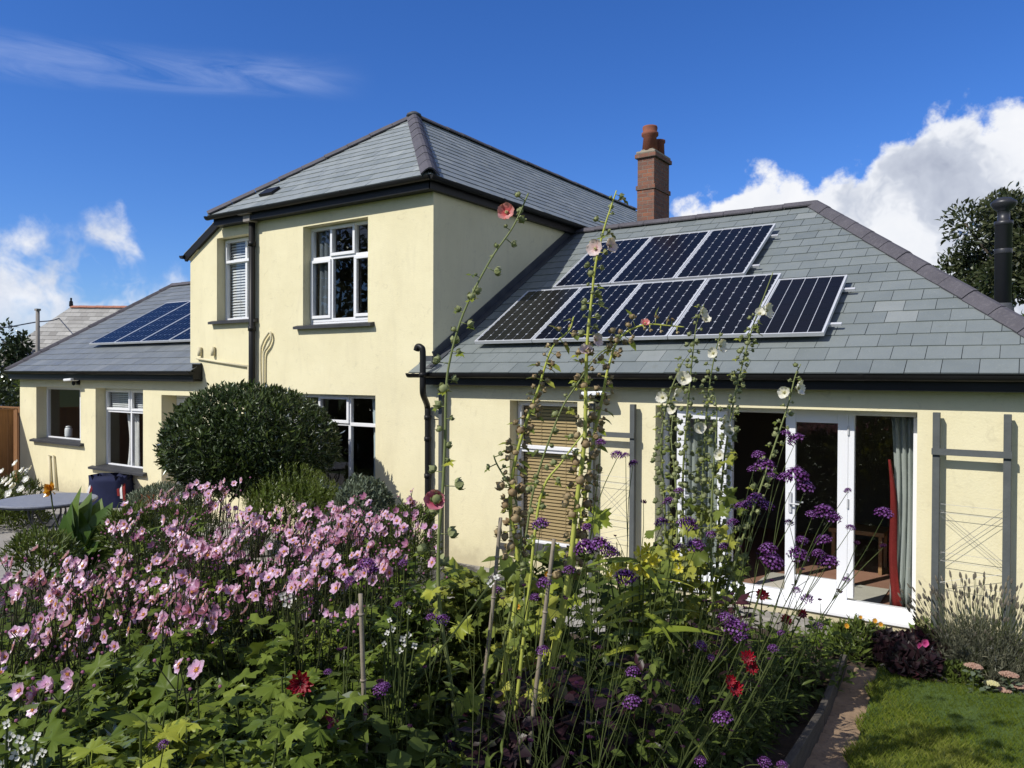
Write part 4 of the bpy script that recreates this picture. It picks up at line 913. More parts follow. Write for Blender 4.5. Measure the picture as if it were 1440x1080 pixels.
def rosemary():
    c=P(412,708,10.0); base=np.array((c[0],c[1],gz(c[0],c[1])))
    t=thing('rosemary_bush',base,'rounded dark green rosemary bush right below the clipped dome bush','bush'); mb=MB()
    for i in range(420):
        d=rdir(); d[2]=abs(d[2])*.9+.05; d=nrm(d); p=c+d*np.array((.74,.6,.53))*lump(d,1.2,.10)
        b=c+d*np.array((.3,.28,.15))+np.array((0,0,-.2)); ax=nrm(p-b+np.array((0,0,.3))+RNG.normal(size=3)*.12); L=.32
        for k in range(26):
            q=p-ax*L*(1-k/26); o=nrm(np.cross(ax,rdir())); mb.inst(T_NEED,q,nrm(o*.8+ax*.9),rdir(),U(.03,.05),0,min(1,max(0,.2+.5*RNG.random()+.3*k/26)),1.4)
    mound(mb,c+np.array((0,0,-.15)),(.6,.5,.4),900,T_OV,.09,0,3,rlo=0,rhi=.3); mb.build('foliage',[M['rosemary']],t)
    mb=MB()
    for i in range(7): a=i*.9; mb.tube(catmull([base,base+np.array((.1*math.cos(a),.1*math.sin(a),.3)),c+np.array((.4*math.cos(a),.35*math.sin(a),0))],4),.012,5)
    mb.build('stem',[M['bark']],t)
rosemary()
def shrub(name, px, py, d, rad, n, T, size, mat, label, cat='shrub', seed=1, **k):
    c=P(px,py,d); base=np.array((c[0],c[1],gz(c[0],c[1]))); t=thing(name,base,label,cat); mb=MB(); mound(mb,c,rad,n,T,size,0,seed,**k)
    h=c[2]-base[2]
    if h>rad[2]*.8: mound(mb,(c[0],c[1],base[2]+h*.45),(rad[0]*.8,rad[1]*.8,h*.5),n//3,T,size,0,seed+1,**k)
    mb.build('foliage',[mat],t); mb=MB()
    for i in range(6): a=i*1.05+seed; mb.tube(catmull([base,base+np.array((.06*math.cos(a),.06*math.sin(a),h*.4)),c+np.array((rad[0]*.5*math.cos(a),rad[1]*.5*math.sin(a),.0))],4),.010,5)
    mb.build('stem',[M['bark']],t); return t
shrub('grey_leaved_shrub',512,742,9.6,(.46,.42,.58),3800,T_OV,.062,M['sage'],'grey green small leaved shrub right of the rosemary bush, against the cream wall',seed=4,amt=.16)
shrub('leafy_shrub',575,768,9.2,(.34,.32,.46),1600,T_LONG,.09,M['greenleaf'],'low leafy green shrub right of the grey green shrub by the wall',seed=6,amt=.2)
shrub('low_green_shrub',232,712,11.3,(.62,.5,.30),2600,T_LONG,.075,M['sage'],'low grey green shrub beyond the anemones, in front of the terracotta pot',seed=8,amt=.18)
shrub('low_green_shrub',250,760,9.3,(.55,.45,.40),1500,T_LONG,.09,M['greenleaf'],'dark low shrub behind the anemones below the grey green one',seed=9,amt=.2)
shrub('leafy_shrub',185,752,8.6,(.36,.3,.26),900,T_LONG,.10,M['greenleaf'],'strappy low green plant right of the canna',seed=14,amt=.25)
shrub('leafy_shrub',60,776,8.2,(.40,.3,.16),800,T_LONG,.10,M['greenleaf'],'low green plant at the near edge of the terrace, below the table',seed=16,amt=.3)
shrub('low_green_shrub',278,706,11.6,(.26,.22,.22),700,T_OV,.055,M['brightleaf'],'small bright green plant beside the stone doorstep',seed=10,amt=.2)
# ---- canna with orange flower behind the table
def canna():
    base=G(118,9.6); t=thing('canna_plant',base,'broad leaved bright green canna in front of the garden table','plant'); mb=MB(); ms=MB()
    tops=[(92,722),(103,700),(120,705),(137,715),(150,722),(110,735),(84,738),(160,745),(128,745),(100,760),(146,760)]
    for i,(px,py) in enumerate(tops):
        tip=P(px,py,9.6+U(-.25,.25)); lean=nrm((tip-base)*np.array((1,1,.8))); L=U(.42,.58); st=tip-lean*L*.8
        ms.tube(catmull([base+RNG.normal(size=3)*.05*np.array((1,1,0)),(base+st)/2+np.array((0,0,.05)),st],4),.014,6)
        mb.inst(T_CANNA,st,nrm(lean+np.array((0,0,.25))),nrm(np.array((U(-.6,.9),-1,.5))),L*1.05,0,U(.2,1),1.45)
        for q in range(2): mb.inst(T_CANNA,(base+st)/2+np.array((0,0,U(-.15,.2))),nrm(RNG.normal(size=3)*.6+np.array((0,0,.7))),nrm(np.array((U(-.8,.8),-1,.4))),U(.34,.46),0,U(.1,.9),1.5)
    mb.build('leaves',[M['cannaleaf']],t,True); ms.build('stem',[M['stem']],t)
    mb=MB(); c=P(71,690,9.75)
    for i in range(16): d=nrm(rdir()+np.array((0,0,.4))); mb.inst(T_OVW,c,d,rdir(),U(.08,.13),0,U(0,1),1)
    mb.build('flower',[M['orange']],t); mb=MB(); mb.tube(catmull([base,P(80,735,9.7),c],5),.010,6); mb.build('stem',[M['stem']],t)
canna()
# ---- terrace furniture
def table():
    c=P(66,703,11.9); zt=c[2]; z0=-2.612; R=.70
    t=thing('garden_table',(c[0],c[1],z0),'round grey mosaic topped metal table on the terrace','table')
    mb=MB(); mb.lathe((c[0],c[1],zt-.02),[(R-.015,0),(R,.004),(R,.022),(R-.01,.03),(0,.03)],48); mb.build('table_top',[M['tabletop']],t)
    mb=MB(); mb.lathe((c[0],c[1],zt-.05),[(R-.03,0),(R-.03,.032),(R-.07,.032),(R-.07,0)],40); mb.build('rim',[M['iron']],t)
    for i in range(4):
        a=i*math.pi/2+.5; dx=np.array((math.cos(a),math.sin(a),0)); cc=np.array((c[0],c[1],0)); mb=MB()
        pts=[cc+dx*.30+np.array((0,0,zt-.05)),cc+dx*.31+np.array((0,0,zt-.25)),cc+dx*.22+np.array((0,0,zt-.45)),cc+dx*.27+np.array((0,0,zt-.6)),cc+dx*.47+np.array((0,0,z0+.012))]
        mb.tube(catmull(pts,6),.013,7); mb.build('leg',[M['iron']],t)
    mb=MB(); mb.tube([(c[0]+.24*math.cos(q),c[1]+.24*math.sin(q),zt-.46) for q in np.linspace(0,6.283,25)],.01,6)
    for i in range(4):
        a=i*math.pi/2+.5+math.pi/4; pts=[(c[0]+.27*math.cos(a-.62),c[1]+.27*math.sin(a-.62),zt-.18),(c[0]+.2*math.cos(a-.2),c[1]+.2*math.sin(a-.2),zt-.38),(c[0]+.2*math.cos(a+.2),c[1]+.2*math.sin(a+.2),zt-.38),(c[0]+.27*math.cos(a+.62),c[1]+.27*math.sin(a+.62),zt-.18)]
        mb.tube(catmull(pts,5),.009,6)
    mb.build('brace',[M['iron']],t)
table()
def cover():
    c=P(157,700,15.2); z0=-2.612; x,y=c[0],c[1]; zt=P(157,673,15.2)[2]
    t=thing('covered_barbecue',(x,y,z0),'barbecue under a navy cover with red and white striped shoulders, by the wall','barbecue cover')
    mb=MB(); L=RIGHT*np.array((1,1,0)); L/=np.linalg.norm(L); F=np.array((-L[1],L[0],0)); n=20
    rings=[(.40,.30,0),(.41,.31,.12),(.37,.27,.5),(.38,.28,.62),(.34,.24,zt-z0-.16),(.27,.17,zt-z0-.03),(.22,.12,zt-z0),(0,0,zt-z0+.01)]; v=[]
    for (a,b,h) in rings:
        for j in range(n):
            q=2*math.pi*j/n; cx=abs(math.cos(q))**.6*np.sign(math.cos(q)); sy=abs(math.sin(q))**.6*np.sign(math.sin(q)); w=1+.05*math.sin(q*7+h*5)*(h<.9)
            v.append(np.array((x,y,z0+h))+L*a*cx*w+F*b*sy*w)
    mb.add(v,[(i*n+j,i*n+(j+1)%n,(i+1)*n+(j+1)%n,(i+1)*n+j) for i in range(len(rings)-1) for j in range(n)]); mb.build('cover',[M['navy']],t,True)
    top=zt-z0
    for s in (-1,1):
        for k,m in enumerate(('redcloth','whitecloth','redcloth') if s>0 else ('redcloth','whitecloth')):
            mb=MB(); a0=.20+.055*k
            pts=[np.array((x,y,z0+top-.0-.02*k))+L*s*(a0)-F*(.13),np.array((x,y,z0+top-.12-.03*k))+L*s*(a0+.05)-F*.235,np.array((x,y,z0+top-.30-.05*k))+L*s*(a0+.085)-F*.275]
            pts=catmull(pts,3); w=.024
            vv=[]
            for p in pts: vv+=[p-L*w-F*.012,p+L*w-F*.012,p+L*w+F*.02,p-L*w+F*.02]
            nn=len(pts); mb.add(vv,[(4*i+j,4*i+(j+1)%4,4*i+4+(j+1)%4,4*i+4+j) for i in range(nn-1) for j in range(4)]+[(0,1,2,3)]); mb.build('stripe',[M[m]],t)
cover()
def bench():
    c=P(203,712,15.6); x,y=c[0],c[1]; z0=-2.612
    t=thing('iron_garden_chair',(x,y,z0),'small dark slatted metal chair between the navy cover and the terracotta pot','chair')
    L=RIGHT*np.array((1,1,0)); L/=np.linalg.norm(L); F=np.array((-L[1],L[0],0)); o=np.array((x,y,z0)); Z=np.array((0,0,1.))
    mb=MB()
    for k in range(6): q=o+L*(-.2+.07*k)+Z*.42; mb.bar(q-F*.25,q+F*.25,.045,.012)
    mb.build('seat',[M['iron']],t); mb=MB()
    for k in range(6): q=o+L*(.22+.035*k)+Z*(.5+.075*k); mb.bar(q-F*.25,q+F*.25,.012,.045)
    mb.build('backrest',[M['iron']],t)
    for s in (-1,1):
        mb=MB(); e=F*.26*s; mb.tube(catmull([o-L*.28+e,o-L*.22+e+Z*.40,o+L*.18+e+Z*.42,o+L*.42+e+Z*.98,o+L*.50+e+Z*1.0],6),.013,6); mb.tube([o+L*.3+e,o+L*.16+e+Z*.42],.013,6); mb.build('side_frame',[M['iron']],t)
bench()
def potn():
    c=P(207,719,15.0); c[2]=-2.612; t=thing('terracotta_pot',c,'terracotta plant pot beside the stone doorstep','pot'); mb=MB(); mb.lathe(c,[(.13,0),(.19,.26),(.21,.265),(.215,.33),(.18,.33),(.165,.24),(0,.24)],22); mb.build('pot_body',[M['terracotta']],t,True)
    mb=MB(); mb.lathe((c[0],c[1],c[2]+.24),[(.17,0),(.1,.03),(0,.04)],12); mb.build('earth',[M['soil']],t)
potn()
def steps():
    mb=MB(); mb.box(-14.1,-12.6,7.75,8.38,-2.615,-2.50); mb.box(-13.98,-12.86,8.05,8.70,-2.499,-2.47)
    tag(mb.build('stone_step',[M['stone']],bevel=.02),'pale stone doorstep at the left wing glass door','step')
    mb=MB(); mb.box(-3.62,-.85,8.02,8.30,-2.612,-2.50); tag(mb.build('stone_step',[M['stone']],bevel=.02),'stone step below the white patio doors','step')
steps()
# ---- fence, neighbour, pole, far trees at left
def fence():
    t=thing('timber_fence',(-20.2,8.5,-2.62),'brown close boarded timber fence at the left end of the house','fence'); mb=MB(); zt=-.84; y0=8.46
    for i in range(30):
        x=-19.90-.115*i; mb.box(x-.054,x+.054,y0-.01+.012*(i%2),y0+.012+.012*(i%2),-2.6,zt+U(-.008,.008),0,U(0,1))
    mb.build('fence_boards',[M['fence']],t); mb=MB(); mb.box(-23.4,-19.83,y0-.03,y0+.05,zt+.01,zt+.045); mb.build('capping_rail',[M['fence']],t)
    mb=MB(); mb.box(-19.92,-19.83,y0-.06,y0-.035,-2.62,zt+.06); mb.build('post',[M['fence']],t)
    t=thing('timber_fence',(-19.8,6.5,-2.62),'timber fence running from the left end of the house towards the viewer, out of view','fence'); mb=MB()
    p0=np.array((-19.93,8.30,0)); dv=np.array((.16,-1,0)); dv/=np.linalg.norm(dv); n=np.array((dv[1],-dv[0],0))
    for i in range(34):
        q=p0+dv*.118*(i+.5)+n*.012*(i%2); mb.bar(q+np.array((0,0,-2.6)),q+np.array((0,0,-.86)),.112,.018,up=tuple(n),r=U(0,1))
    mb.build('fence_boards',[M['fence']],t); mb=MB(); mb.bar(p0+np.array((0,0,-.84)),p0+dv*4.0+np.array((0,0,-.84)),.08,.04); mb.build('capping_rail',[M['fence']],t)
fence()
def neighbour():
    a=P(100,432,46); b=P(196,432,46); e=P(30,505,44.5)
    X=a; t=thing('neighbour_house',(a[0],a[1],-2.7),'neighbouring house with lichened pale slate roof and red ridge','house')
    d=nrm((b-a)*np.array((1,1,0))); q=np.array((d[1],-d[0],0)); zr=a[2]; ze_=-.2
    fl=a+q*4.2+d*-3.4; fl[2]=ze_; fr_=b+d*7+q*4.2; fr_[2]=ze_; rr=b+d*7; rr[2]=zr; bl=a-q*4.2+d*-3.4; bl[2]=ze_; br=rr-q*4.2; br[2]=ze_
    mb=MB(); slates(mb,[fl,fr_,rr,a],.45,.34,.02); slates(mb,[bl,fl,a],.45,.34,.02); mb.add([br,bl,a,rr],[(0,1,2,3)],1); rf=mb.build('roof',[M['slate_pale'],M['underlay']],t)
    mb=MB(); ridge_tiles(mb,a+np.array((0,0,.06)),rr+np.array((0,0,.06)),.17,.5); mb.build('ridge_tiles',[M['ridge_red']],rf)
    mb=MB(); mb.lathe(a+np.array((0,0,.05)),[(.12,0),(.1,.3),(.05,.34),(.06,.5),(0,.52)],8); mb.build('finial',[M['black']],rf)
    mb=MB(); w=[p+ (a+d*3-p)*np.array((.05,.05,0)) for p in (fl,fr_,br,bl)]; v=[np.array((p[0],p[1],z)) for z in (-2.9,ze_+.02) for p in w]; mb.add(v,[(0,1,5,4),(1,2,6,5),(2,3,7,6),(3,0,4,7)]); mb.build('wall',[M['wall']],t)
neighbour()
def pole():
    b=P(53,520,38); b[2]=-2.7; top=P(53,437,38); t=thing('telegraph_pole',b,'grey wooden pole beside the pale neighbouring roof','pole'); mb=MB(); mb.tube([b,top],[.11,.09],10); mb.build('shaft',[M['greypole']],t,True)
    mb=MB(); mb.box(top[0]-.12,top[0]+.12,top[1]-.1,top[1]+.1,top[2],top[2]+.10); mb.build('cap',[M['greypole']],t)
    mb=MB(); a=P(-60,458,46); c=P(92,444,48); tp=top+np.array((0,0,-.55)); mb.tube(catmull([a,(a+tp)/2+np.array((0,0,-.25)),tp],6),.03,4); mb.tube(catmull([tp,(tp+c)/2+np.array((0,0,-.1)),c],6),.03,4)
    mb.build('wire',[M['black']],t)
pole()
def tree(px, py, d, rad, n, mat, label, T=T_OV, size=.3, seed=1, name='tree', nb=14, hole=.5):
    c=P(px,py,d); base=np.array((c[0],c[1],gz(c[0],c[1])-.2)); t=thing(name,base,label,'tree','trees beyond the house'); rad=np.array(rad); mb=MB(); mt=MB()
    H=c[2]-base[2]; mt.tube(catmull([base,base+np.array((.1,0,H*.5)),c],5),np.linspace(.06*rad[0]+.08,.05,11),8)
    for i in range(nb):
        dd=rdir(); dd[2]=dd[2]*.8+.1; e=c+dd*rad*U(.55,.98)*lump(dd,seed,.2); s=c+np.array((0,0,-rad[2]*U(.2,.8))); mt.tube(catmull([s,(s+e)/2+RNG.normal(size=3)*.1*rad[0]*.5,e],4),np.linspace(.03*rad[0],.012*rad[0],9),5)
        cr=rad*U(.28,.46)
        for k in range(n//nb):
            q=rdir(); p=e+q*cr*RNG.random()**.4
            mb.inst(T,p,nrm(q+np.array((0,0,.2))+RNG.normal(size=3)*.5),nrm(q+np.array((0,0,.5))+RNG.normal(size=3)*.4),size*U(.6,1.3),0,min(1,max(0,.15+.55*RNG.random()+.2*math.sin(i*2.3))))
    mb.build('crown',[mat],t); mt.build('trunk',[M['bark']],t,True)
tree(1420,356,30,(2.5,2.5,2.5),11000,M['treeleaf'],'dark leafy tree behind the black flue at the right edge',size=.24,seed=3,nb=34)
tree(1452,480,26,(1.0,1.0,1.3),1500,M['brightleaf'],'bright green bush top just right of the black flue base',size=.16,seed=5,nb=10,name='bush')
tree(6,525,42,(1.3,1.3,2.4),2600,M['conifer'],'dark brownish evergreen at the far left edge behind the fence',size=.3,seed=7,nb=20,name='evergreen_tree')
tree(34,525,47,(1.5,1.5,1.7),1500,M['treeleaf'],'dark tree at far left between the evergreen and the pole',size=.3,seed=8,nb=14)
tree(66,500,52,(.9,.9,2.1),900,M['conifer'],'slim dark tree just right of the telegraph pole',size=.26,seed=9,nb=10,name='evergreen_tree')
tree(82,500,56,(.8,.8,1.7),700,M['conifer'],'thin tree top in front of the pale neighbouring roof edge',size=.26,seed=12,nb=9,name='evergreen_tree')
tree(8,566,34,(2.0,1.6,1.2),2600,M['greenleaf'],'yellow green hedge like bush above the fence at far left',size=.22,seed=10,nb=20,name='bush')
tree(-34,560,30,(1.6,1.6,1.4),1600,M['treeleaf'],'dark bush directly behind the brown fence',size=.24,seed=15,nb=14,name='bush')
def back_tree(x,y,zc,rad,label,seed):
    q=np.array((x,y,zc)); d=float(q@FWD); px,py=px_of(q); tree(px,py,d,rad,2600,M['treeleaf'],label,size=.55,seed=seed,nb=20)
back_tree(-35,-15,4.5,(4.5,4.5,5.5),'broad tree behind the viewer that shows as dark reflection in the upstairs windows',21)
back_tree(-25,-19,3.0,(4.5,4.0,4.5),'rounder tree behind the viewer, nearer the lane, reflected in the panes',22)
back_tree(-46,-9,3.5,(4.5,4.5,5.0),'tree behind the viewer far to the left, reflected in the left wing windows',23)
back_tree(-9,-20,1.5,(5.5,4.0,4.0),'bushy tree straight behind the viewer, reflected in the patio doors',24)
# ---- white flowers at far left border
def white_border():
    spots=[(8,690,12.8),(22,668,13.6),(-12,672,13.2),(30,715,13.0)]
    labs=['white flowered border plant left of the garden table','white flowered border plant against the brown fence','white flowered plant at the left picture edge','low green border plant behind the garden table']
    for i,(px,py,d) in enumerate(spots):
        b=G(px,d); top=P(px,py,d); t=thing('white_flowered_plant',b,labs[i],'plant','white flowered plants in the left border'); mb=MB(); h=top[2]-b[2]
        mound(mb,b+np.array((0,0,h*.45)),(.38,.38,h*.5),620,T_LONG,.12,0,i,amt=.25); mb.build('foliage',[M['greenleaf']],t)
        if i<3:
            for k in range(12):
                c=b+np.array((U(-.35,.35),U(-.35,.35),h*U(.75,1.25))); inst_child('flower',WHITE_FL,t,basis(c-np.array(t.location),(U(-1,1),U(-1,1),.3),(U(-.4,.4),-.8,.6),U(.05,.085)))
WHITE_FL=flower_mesh('white_petals',M['whitepetal'],6,.42,.3,.05)
white_border()
# ================================================================== the long bed
def leafy(mb, base, top, nl, T, size, m=0, spread=.25, rlo=0, rhi=1, up=.4, bottom=.15, sx=1.0):
    """stem from base to top dressed with leaves"""
    base=np.asarray(base,float); top=np.asarray(top,float)
    for k in range(nl):
        q=bottom+(1-bottom)*RNG.random(); a=RNG.random()*6.28; o=np.array((math.cos(a),math.sin(a),0))
        p=base+(top-base)*q+o*spread*RNG.random()**.7*(1.05-.45*q)
        y=nrm(o+np.array((0,0,up*RNG.normal()+.15))); nn=nrm(np.array((0,0,1))+SUNV*.5+RNG.normal(size=3)*.35)
        mb.inst(T,p-y*size*.3,y,nn,size*U(.65,1.25),m,min(1,max(0,rlo+(rhi-rlo)*(.7*RNG.random()+.35*(q-.4)))),sx)
ROWNAME={2.45:'front',3.0:'second',3.55:'third',4.15:'fourth',4.9:'back'}
ORD=['first','second','third','fourth','fifth','sixth','seventh']
def anemones():
    rows=[(2.45,[-35,70,170,268],.93),(3.0,[-30,60,152,250,345,440],.89),(3.55,[-15,75,165,255,345,430,515],.90),(4.15,[150,232,315,398,480,562],.88),(4.9,[225,292,360,428,496,562],.88)]
    for d,cols,zz in rows:
        for i,px in enumerate(cols):
            b=G(px+U(-12,12),d+U(-.12,.12))
            t=thing('anemone_plant',b,'pink flowering anemone, %s from the left in the %s row of the pink drift'%(ORD[i],ROWNAME[d]),'flowering plant','pink anemones in the left half of the bed')
            mb=MB(); zz2=zz+(.10 if (px<215 and d>2.9) else 0)+(.05 if 350<px<530 and d>4.5 else 0)-(.12 if px==292 and d>4.5 else 0); h=-zz2-b[2]
            for s in range(8):
                tp=b+np.array((U(-.25,.25),U(-.25,.25),h*U(.62,.93))); leafy(mb,b+(tp-b)*np.array((.4,.4,0)),tp,26,T_AN if s%3 else T_AN5,U(.09,.135)*(1.1 if d<2.8 else 1),0,.20,0,.95)
            mb.build('foliage',[M['anleaf']],t); ms=MB(); nf=(4 if d<2.6 else 21 if d<3.2 else 36); cl=None
            for k in range(nf):
                cl=(np.array((U(-.27,.27),U(-.22,.22),max(-.16,min(.10,RNG.normal()*.075))-.03)) if k%4==0 or cl is None else cl); o=cl+RNG.normal(size=3)*np.array((.05,.035,.032))*(k%4>0); dz=o[2]; o=o*np.array((1,1,0)); tp=b+o+np.array((0,0,h+dz)); bb=b+o*.3
                ms.tube(catmull([bb,bb+(tp-bb)*.5+RNG.normal(size=3)*.03,tp],4),[.0032]*4+[.0026]*4+[.002],5)
                nn=nrm(np.array((U(-1,.7),-.9+U(-.5,.6),U(-.15,.9)))+SUNV*.4); sz=U(.021,.033)
                kk=RNG.integers(0,len(AN_FL)); kk=kk if (kk!=5 or RNG.random()<.6) else 0
                M4=basis(tp-np.array(b),rdir(),nn,sz); f=inst_child('flower',AN_FL[kk],t,M4)
                if kk<4: inst_child('flower_centre',AN_C,f,Matrix.Identity(4))
                for e in range(1+k%2):                                   # side buds on thin stalks
                    bp=tp+np.array((U(-.07,.07),U(-.07,.07),U(-.09,.03))); ms.tube([tp-np.array((0,0,.10)),bp],[.0022,.0018],4); ms.lathe(bp,[(.002,0),(.0055,.004),(.0045,.009),(0,.011)],6,1)
            ms.build('stem',[M['stem_dark'],M['pinkdark']],t)
anemones()
# ---- leafy plants filling the front of the bed
def filler(px, d, ztop, w, mat, T, size, label, nst=6, nl=22, rlo=0, rhi=1, name='leafy_plant', cat='plant', group=None, up=.4, stem='stem', sx=1.0):
    b=G(px,d); b[0]=min(b[0],-1.55) if d<6 else b[0]; b[2]=gz(b[0],b[1]); t=thing(name,b,label,cat,group); mb=MB(); ms=MB()
    for s in range(nst):
        tp=np.array((b[0]+U(-w,w),b[1]+U(-w,w),ztop+U(-.12,.03))); bb=b+(tp-b)*np.array((.45,.45,0)); leafy(mb,bb,tp,nl,T,size,0,w*.7,rlo,rhi,up,sx=sx); ms.tube([bb,tp],[.006,.003],5)
    mb.build('foliage',[mat],t); ms.build('stem',[M[stem]],t); return t
FL=[ # px,d,ztop,w,mat,T,size,label
 (20,2.15,-1.08,.20,'anleaf',T_AN5,.11,'dark green lobed leaf plant in the bottom left corner, right of the white flowers'),
 (110,2.05,-.96,.20,'anleaf',T_AN5,.115,'large lobed green foliage at the bottom edge, left of the yellowing leaves'),
 (205,1.95,-.93,.16,'limeleaf',T_AN5,.11,'yellow green lobed foliage at the bottom edge of the bed'),
 (300,2.1,-.98,.18,'anleaf',T_AN5,.11,'mid green lobed foliage right of the yellow green foliage'),
 (370,2.15,-1.0,.17,'anleaf',T_AN5,.11,'bright green foliage below the dark red dahlia'),
 (160,2.4,-1.02,.2,'anleaf',T_AN5,.11,'dark foliage under the front pink anemones, above the yellow green foliage'),
 (420,2.5,-.98,.2,'anleaf',T_AN5,.12,'dark green foliage around the dark red dahlia'),
 (470,2.6,-1.05,.18,'greenleaf',T_OV,.10,'dark leafy plant around the short bamboo cane'),
 (560,3.3,-1.05,.25,'greenleaf',T_LONG,.09,'wispy fine leaved plant between the bamboo cane and the hollyhocks'),
 (590,2.7,-1.30,.22,'greenleaf',T_OV,.09,'low green leaves at the bottom edge right of the bamboo cane'),
 (520,2.6,-1.28,.2,'greenleaf',T_OVW,.10,'broad low green leaves at the foot of the bamboo cane'),
 (480,3.4,-1.05,.25,'greenleaf',T_LONG,.09,'thin leaved plant behind the bamboo cane'),
 (660,4.5,-1.25,.28,'hollyleaf',T_HOL,.15,'yellowing hollyhock leaves at the foot of the tallest pink hollyhock'),
 (700,4.3,-1.12,.24,'hollyleaf',T_HOL,.16,'broad green hollyhock leaves between the two pink hollyhocks'),
 (745,4.6,-1.0,.26,'greenleaf',T_OV,.15,'dark broad leaves below the window with the tan blind'),
 (800,4.7,-1.05,.28,'greenleaf',T_OV,.13,'dark green leaves below the brown hollyhock stems'),
 (860,4.5,-1.08,.26,'greenleaf',T_OV,.12,'green leaves left of the yellow flowers'),
 (905,4.9,-1.12,.28,'hollyleaf',T_HOL,.14,'hollyhock leaves under the yellow flowers'),
 (960,5.3,-1.2,.3,'hollyleaf',T_HOL,.13,'hollyhock leaves at the foot of the white hollyhocks'),
 (1005,5.5,-1.5,.3,'greenleaf',T_LONG,.12,'narrow leaved green plant below the open patio doors'),
 (1060,4.8,-1.62,.25,'greenleaf',T_LONG,.11,'narrow leaved plant below the shut patio door'),
 (1100,5.2,-1.9,.22,'greenleaf',T_LONG,.10,'low green plant near the far end of the edging board'),
 (1150,6.2,-2.05,.3,'greenleaf',T_OV,.08,'low green plant at the far end of the edging board'),
 (850,3.6,-1.42,.26,'greenleaf',T_OV,.085,'bushy green plant in the middle of the bed foreground'),
 (925,4.0,-1.62,.26,'greenleaf',T_OV,.08,'small leaved green plant in the foreground below the purple flowers'),
 (1000,4.65,-1.88,.26,'greenleaf',T_OV,.08,'small leaved plant left of the edging board'),
 (1062,5.3,-2.22,.2,'greenleaf',T_LONG,.08,'low fine leaved plant against the edging board'),
 (890,3.7,-1.80,.2,'greenleaf',T_OVW,.07,'low leafy plant at the bottom edge right of the yellow stems'),
 (975,4.35,-2.0,.2,'greenleaf',T_OV,.075,'leafy plant at the bottom edge left of the soil path'),
 (1035,4.95,-2.15,.18,'greenleaf',T_OV,.07,'low plant at the bottom edge beside the edging board'),
 (760,3.5,-1.35,.22,'darkleaf',T_OVW,.09,'dark purple leaved plant among the hollyhock stems'),
 (690,3.3,-1.42,.2,'darkleaf',T_OVW,.08,'dark purple leaves low beside the grey cane'),
 (812,3.7,-1.42,.24,'darkleaf',T_OVW,.09,'dark leaved plant right of the leaning yellow stem'),
 (640,2.9,-1.42,.18,'greenleaf',T_LONG,.08,'small fine leaved plant at the bottom edge by the yellow stem'),
 (1090,5.9,-1.9,.3,'greenleaf',T_OV,.09,'green clump in front of the patio step'),
 (1125,6.7,-2.25,.28,'greenleaf',T_OV,.07,'small leaved green plant between the patio step and the edging board'),
 (1082,6.6,-2.15,.3,'anleaf',T_AN,.09,'lobed green plant in front of the patio step behind the dark red dahlias'),
 (1130,5.7,-2.3,.2,'greenleaf',T_LONG,.08,'low narrow leaved plant beside the middle of the edging board'),
 (1020,6.0,-1.7,.35,'greenleaf',T_LONG,.11,'dark green clump behind the purple verbenas'),
 (930,5.9,-1.5,.35,'greenleaf',T_LONG,.12,'dark green clump behind the white hollyhocks'),
 (830,5.6,-1.35,.35,'greenleaf',T_LONG,.12,'dark green clump behind the yellow flowers'),
 (740,5.4,-1.3,.35,'greenleaf',T_OV,.12,'dark green clump in front of the cream wall below the tan blind'),
 (650,5.6,-1.5,.35,'greenleaf',T_LONG,.12,'dark green clump behind the right end of the anemones'),
]
for px,d,zt,w,mt,T,sz,lab in FL:
    filler(px,d,zt,w,M[mt],T,sz,lab,nst=8,nl=27 if sz<.1 else 24,rlo=0,rhi=.95 if mt!='greenleaf' else .75,group='leafy plants filling the bed')
def understorey():
    mb=MB()
    for i in range(9000):
        px=U(-60,1190); d=U(1.9,6.6); p=G(px,d)
        if p[0]>-1.42 or p[1]>6.7 or p[0]<-10.4: continue
        p[2]+=U(.04,.32)*(1 if p[0]<-1.7 else .4); a=U(0,6.28)
        mb.inst((T_OV,T_LONG,T_OVW)[i%3],p,nrm((math.cos(a),math.sin(a),U(-.1,.9))),nrm((U(-.4,.4),-.3,1)),U(.05,.13),0,U(0,.6))
    tag(mb.build('ground_cover',[M['greenleaf']]),'low mixed green leaves covering the soil of the bed','ground cover',kind='stuff')
understorey()
